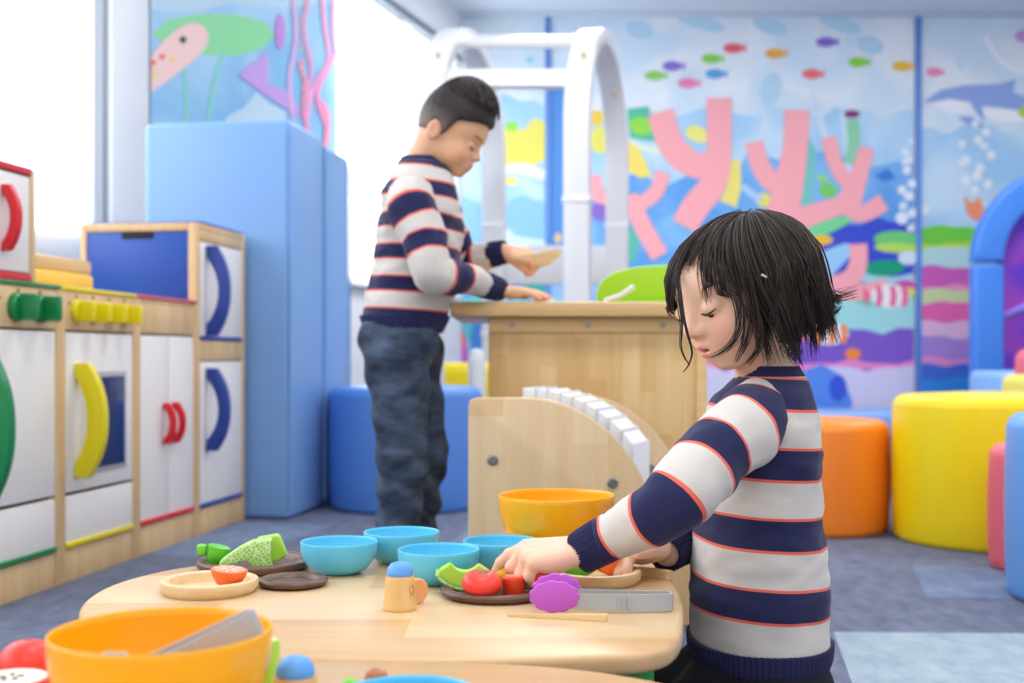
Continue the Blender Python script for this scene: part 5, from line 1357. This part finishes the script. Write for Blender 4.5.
wlock([(676, 268, 1.315), (679, 300, 1.295), (682, 325, 1.290), (681, 345, 1.292), (685, 358, 1.30), (690, 365, 1.305)], 8, .0009, .0009)
wlock([(678, 268, 1.315), (683, 312, 1.288), (688, 335, 1.283), (692, 352, 1.286), (688, 366, 1.29), (683, 372, 1.292)], 6, .0008, .0008)
wlock([(722, 262, 1.272), (736, 300, 1.262), (739, 325, 1.262), (733, 342, 1.264), (722, 352, 1.268), (711, 357, 1.272)], 14, .0035, .0007)
wlock([(738, 270, 1.262), (747, 315, 1.258), (745, 340, 1.262), (740, 352, 1.268), (736, 361, 1.275)], 14, .0040, .0007)
wlock([(745, 270, 1.26), (757, 320, 1.258), (759, 345, 1.262), (752, 358, 1.27), (747, 364, 1.275)], 14, .0045, .0007)
wlock([(800, 255, 1.37), (806, 285, 1.37), (818, 299, 1.365), (832, 302, 1.36), (841, 296, 1.36)], 22, .0035, .0011)
wlock([(802, 270, 1.37), (808, 300, 1.365), (820, 312, 1.36), (834, 312, 1.36), (840, 306, 1.36)], 16, .0035, .0010)
wlock([(796, 275, 1.35), (802, 310, 1.345), (808, 325, 1.34), (818, 330, 1.34), (827, 328, 1.34)], 18, .004, .0011)
V2, F2, T2 = ribbons(strands, rad)
b0 = len(hairV); hairV += list(V2); hairF += [tuple(i+b0 for i in f) for f in F2]; hairT += T2
hw = O+s*(np.array(hairV) @ R.T)-gO
mesh_obj('hair', hw, hairF, M_hair, girl, attrs={'tone': hairT})
# little pale hair clip above the ear
cq = P3(764, 276, 1.262)-gO
MB().box(cq, (.007, .003, .0025), .001, rot=Matrix.Rotation(.5, 3, 'Y')).build('hair_clip', mat('pale_clip', (206, 196, 190), .3), girl)

# =================================================== THE BOY
SK[0] = SKULL_B
bO = np.array([-.22, 2.45, 0.])
BH = head_frame((-.130, 2.45, .980), (math.cos(math.radians(12)), -math.sin(math.radians(12)), 0), 24, -2, .87)
bn = P3(417, 172, 2.46); bhip = P3(400, 345, 2.45); bch = P3(418, 225, 2.45)
nS, nE, nW = P3(410, 202, 2.335), P3(436, 268, 2.30), P3(497, 289, 2.462)
fS, fE, fW = P3(436, 205, 2.565), P3(460, 262, 2.62), P3(504, 252, 2.575)
BHR = hand_caps(nW+[.006, .003, -.004], (1, .10, -.03), (.0, -.15, 1), False, ((6, 8, 6), (6, 8, 6), (8, 8, 6), (10, 10, 8)), 1.03, 5, (.8, .55, .15), 10)
BHL = hand_caps(fW+[.006, 0, -.002], (1, -.12, -.18), (-.15, -.55, .8), True, ((48, 62, 40), (52, 64, 42), (55, 64, 42), (56, 60, 40)), 1.03, 2, (.9, .2, .45), 10)
hipR, knR_, anR = P3(397, 352, 2.392), np.array([-.2165, 2.375, .315]), np.array([-.232, 2.385, .070])
hipL, knL_, anL = P3(409, 352, 2.508), np.array([-.185, 2.515, .315]), np.array([-.205, 2.530, .070])
b_parts = [(bhip+[0, -.035, 0], bhip+[0, .035, 0], .068, .068, .03), (bhip, bch, .062, .060, .03), (bch+[0, -.055, .02], bch+[0, .055, .02], .048, .048, .03), (bch, bn, .048, .034, .03),
           (bn, np.array([-.168, 2.455, .955]), .0325, .033, .02), (nS, nE, .031, .025, .02), (nE, nW, .025, .0185, .01), (fS, fE, .031, .025, .02), (fE, fW, .025, .0185, .01),
           (hipR, knR_, .055, .040, .02), (knR_, anR, .038, .026, .01), (hipL, knL_, .055, .040, .02), (knL_, anL, .038, .026, .01),
           (anR+[-.015, 0, -.042], anR+[.085, -.012, -.048], .027, .020, .012), (anL+[-.015, 0, -.042], anL+[.085, -.004, -.048], .027, .020, .012),
           (anR, anR+[-.005, 0, -.04], .026, .026, .012), (anL, anL+[-.005, 0, -.04], .026, .026, .012)]
boy = body_mesh('person', b_parts, BH, ((BHR, nW), (BHL, fW)), (-.36, 2.24, -.01), (.13, 2.70, 1.12), .0033, M_skin_b, bO)
boy.location = bO
tag(boy, 'child with short black hair and jeans standing at the wooden counter', 'person')
add_face_bits(boy, BH, bO, brow=True, open_=.0014)
M_knit_b = knit('striped_knit_small', .0640, .05, .47)
bz = lambda v: sz(v, 2.45)
rows = [(163, 400, 438, .048), (168, 394, 446, .070), (178, 388, 453, .096), (195, 382, 459, .112), (225, 378, 463, .115), (250, 376, 461, .112), (280, 370, 457, .114), (305, 365, 451, .118), (314, 363.5, 447, .118), (319, 363, 447, .118)]
sw = torso_cloth('sweater', rows, 2.45, M_knit_b, boy, bO, .06, bz(232.5)-.0640*7, .007, 13.)
torso_cloth('hem_band', [(316, 361, 449, .1205), (319, 361, 449, .1205), (328, 363, 445, .118), (333, 366, 441, .113)], 2.45, M_navyknit, sw, bO, 0, 0, .002, 4., seg=200, n=14, rib=60)
torso_cloth('collar', [(158, 403, 437, .040), (162, 399, 443, .048), (170, 394, 450, .062), (176, 390.5, 454, .080)], 2.45, M_navyknit, sw, bO, 0, 0, 0, 5., seg=160, n=10, rib=50)
sl = cloth_tube('sleeve', [nW+(nE-nW)*.25, nW*.42+nE*.58, nE+[-.004, 0, -.006], (nE+nS)/2, nS+[0, .008, .0], nS+[.012, .07, .028]], [.0255, .032, .039, .044, .048, .040], M_knit_b, sw, bO, s0=-.030, smap=((0, .17, .40), (0, .080, .080+.23*.86)), wr=.004, seed=22., folds=((.09, .014, .004, 2.8), (.14, .016, .004, 3.0)))
cloth_tube('cuff', [nW+(nW-nE)*.05, nW, nW+(nE-nW)*.17, nW+(nE-nW)*.30], [.0225, .0250, .0270, .0272], M_navyknit, sl, bO, n=16, seg=160, rib=40)
sl = cloth_tube('sleeve', [fW+(fE-fW)*.25, fW*.42+fE*.58, fE, (fE+fS)/2, fS, fS+[-.01, -.06, .02]], [.026, .032, .039, .044, .048, .040], M_knit_b, sw, bO, s0=-.030, sk=.85, wr=.004, seed=27.)
cloth_tube('cuff', [fW+(fW-fE)*.05, fW, fW+(fE-fW)*.17, fW+(fE-fW)*.30], [.0225, .0250, .0270, .0272], M_navyknit, sl, bO, n=16, seg=160, rib=40)
# jeans
M_jean = bpy.data.materials.new('dark_denim'); t = NT(M_jean); tc = t.add('ShaderNodeTexCoord'); nz = t.add('ShaderNodeTexNoise'); nz.inputs['Scale'].default_value = 15; nz.inputs['Detail'].default_value = 5; nz.inputs['Roughness'].default_value = .65
mp = t.add('ShaderNodeMapping'); mp.inputs['Scale'].default_value = (1, 1, 2.2); t.link(tc.outputs['Object'], mp.inputs['Vector']); t.link(mp.outputs['Vector'], nz.inputs['Vector'])
r = t.add('ShaderNodeValToRGB'); r.color_ramp.elements[0].position = .38; r.color_ramp.elements[1].position = .72; r.color_ramp.elements[0].color = lin((36, 46, 66)); r.color_ramp.elements[1].color = lin((80, 98, 124)); t.link(nz.outputs['Fac'], r.inputs['Fac']); t.link(r.outputs['Color'], t.bsdf.inputs['Base Color']); t.bsdf.inputs['Roughness'].default_value = .85
def bj(P):
    d = None
    for a, b, ra, rb, k in ((bhip+[.0, -.042, .015], bhip+[.0, .042, .015], .076, .076, .02), (hipR, knR_, .066, .048, .03), (knR_, anR+[0, 0, .02], .046, .037, .02), (hipL, knL_, .066, .048, .03), (knL_, anL+[0, 0, .02], .046, .037, .02)):
        e = s_cap(P, a, b, ra, rb); d = e if d is None else smin(d, e, k)
    z = P[:, 2]; low = np.clip((.42-z)/.2, 0, 1)
    fold = np.sin(z*92+3*np.sin(P[:, 1]*38)+P[:, 0]*34)*.0060*low+np.sin(z*60-P[:, 0]*40+P[:, 1]*22)*.0045*np.clip((z-.38)/.1, 0, 1)
    d = d+fold+.003*sines(P, 38, 6)
    d = smax(d, z-bz(322), .006); return smax(d, .035-z, .006)
V, Fc = surface(bj, (-.37, 2.26, .0), (-.06, 2.64, .58), .0052)
jn = mesh_obj('jeans', V-bO, Fc, M_jean, boy)
# hair
O, R, s = BH
BLX = [-.1, -.054, .0, .010, .032, .100]; BLZ = [-.022, -.016, -.019, -.014, .0280, .054]
def bh(Q):
    d = smin(s_ell(Q, (.013, 0, .036), (.0830, .0770, .1020)), s_ell(Q, (.000, 0, .026), (.0770, .0755, .0860)), .02)
    line = np.interp(Q[:, 0], BLX, BLZ)
    line = line+.016*np.clip((Q[:, 0]-.02)/.01, 0, 1)*np.clip((.045-Q[:, 0])/.02, 0, 1)*0
    d = smax(d, (line-Q[:, 2])*.85, .006)
    for sd in (-1, 1): d = smax(d, -(s_ell(Q, (-.014, sd*.076, -.016), (.0185, .02, .0270))), .006)
    return d+.0012*sines(Q, 220, 9)
V, Fc = surface(bh, (-.13, -.10, -.08), (.13, .10, .16), .0030)
tone = np.clip(1-(V[:, 2]-.0)/.045, 0, 1)*np.clip((.04-V[:, 0])/.03, 0, 1)*.85
hv = [v for v in V]; hf = [tuple(f) for f in Fc]; ht = list(tone)
strands = []; rad = []
for _ in range(1500):
    th = rng.uniform(-PI, PI); a0 = rng.uniform(.0, .95); 
    def pt(a, lift): 
        n_ = np.array([math.cos(th)*math.sin(a), math.sin(th)*math.sin(a), math.cos(a)]); return np.array([.013, 0, .036])+np.array([.0832, .0772, .1023])*n_+n_*lift
    S = np.array([pt(a0+.055*j, .0005+.004*math.sin(PI*(j+.5)/6)*1.0) for j in range(6)])
    S[:, 0] += np.linspace(0, .008, 6)
    if S[-1][2] < np.interp(S[-1][0], BLX, BLZ)+.012: continue
    strands.append(S); rad.append(rng.uniform(.0009, .0016))
V2, F2, T2 = ribbons(strands, rad); b0 = len(hv); hv += list(V2); hf += [tuple(i+b0 for i in f) for f in F2]; ht += [x*.25 for x in T2]
mesh_obj('hair', O+s*(np.array(hv) @ R.T)-bO, hf, M_hair_b, boy, attrs={'tone': ht})
# wooden spatula blade held by the boy
o = empty('toy_wooden_knife', P3(531, 258, 2.555), 0, 'flat wooden toy knife held in the standing child\'s raised hand', 'toy knife')
pts = [(-.030, -.006), (-.002, -.012), (.020, -.020), (.040, -.014), (.058, .002), (.066, .014), (.060, .019), (.040, .017), (.010, .010), (-.030, .006)]
MB().prism(pts, .008, Matrix.Translation((0, .004, 0)) @ Matrix.Rotation(PI/2, 4, 'X'), .002).build('blade', W_toy, o)
MB().tube([(-.040, 0, -.0), (-.034, 0, .0), (-.024, 0, 0)], [.007, .0075, .006], 12).build('handle', W_toy, o)
# ================================================================== LIGHT, CAMERA, VIEW
w = bpy.data.worlds.new('World'); SC.world = w; w.use_nodes = True
bg = w.node_tree.nodes['Background']; bg.inputs['Color'].default_value = (.97, .98, 1, 1); bg.inputs['Strength'].default_value = .95
def area(name, loc, rot, size, size_y, power, col=(1, 1, 1)):
    l = bpy.data.lights.new(name, 'AREA'); l.shape = 'RECTANGLE'; l.size = size; l.size_y = size_y; l.energy = power; l.color = col
    o = bpy.data.objects.new(name, l); COL.objects.link(o); o.location = loc; o.rotation_euler = rot; return o
for i, (x, y) in enumerate(((.2, 1.2), (2.4, 1.2), (.4, 3.6), (2.6, 3.6), (.6, 6.2), (2.9, 6.2), (.2, -1.4), (2.4, -1.4))):
    area('ceiling_lamp', (x, y, WH-.04), (0, 0, 0), 1.2, .6, 34 if y > 5 else 23, (1, .975, .94))
# daylight through the windows
d = Vector((-.957, .29, 0)); rz = math.atan2(.957, .29)
for t0, ln, pw in ((-2.6, 5.6, 60), (3.45, 1.8, 28)):
    c = W0+Vector((.29, .957, 0))*t0+Vector((.957, -.29, 0))*.12+Vector((0, 0, 1.8))
    area('window_light', c, (PI/2, 0, rz), ln, 1.6, pw, (.97, .985, 1))
cam = bpy.data.cameras.new('camera'); co = bpy.data.objects.new('camera', cam); COL.objects.link(co)
co.location = (0, 0, CAMZ); co.rotation_euler = (PI/2, 0, 0)
cam.sensor_width = 36; cam.lens = 36*FPX/1024; cam.shift_y = (V0-341.5)/1024
cam.clip_start = .05; cam.clip_end = 60
cam.dof.use_dof = True; cam.dof.focus_distance = 1.27; cam.dof.aperture_fstop = 5.4
SC.camera = co
vs = SC.view_settings; vs.view_transform = 'Standard'; vs.look = 'None'; vs.exposure = .2; vs.gamma = 1; vs.use_curve_mapping = False
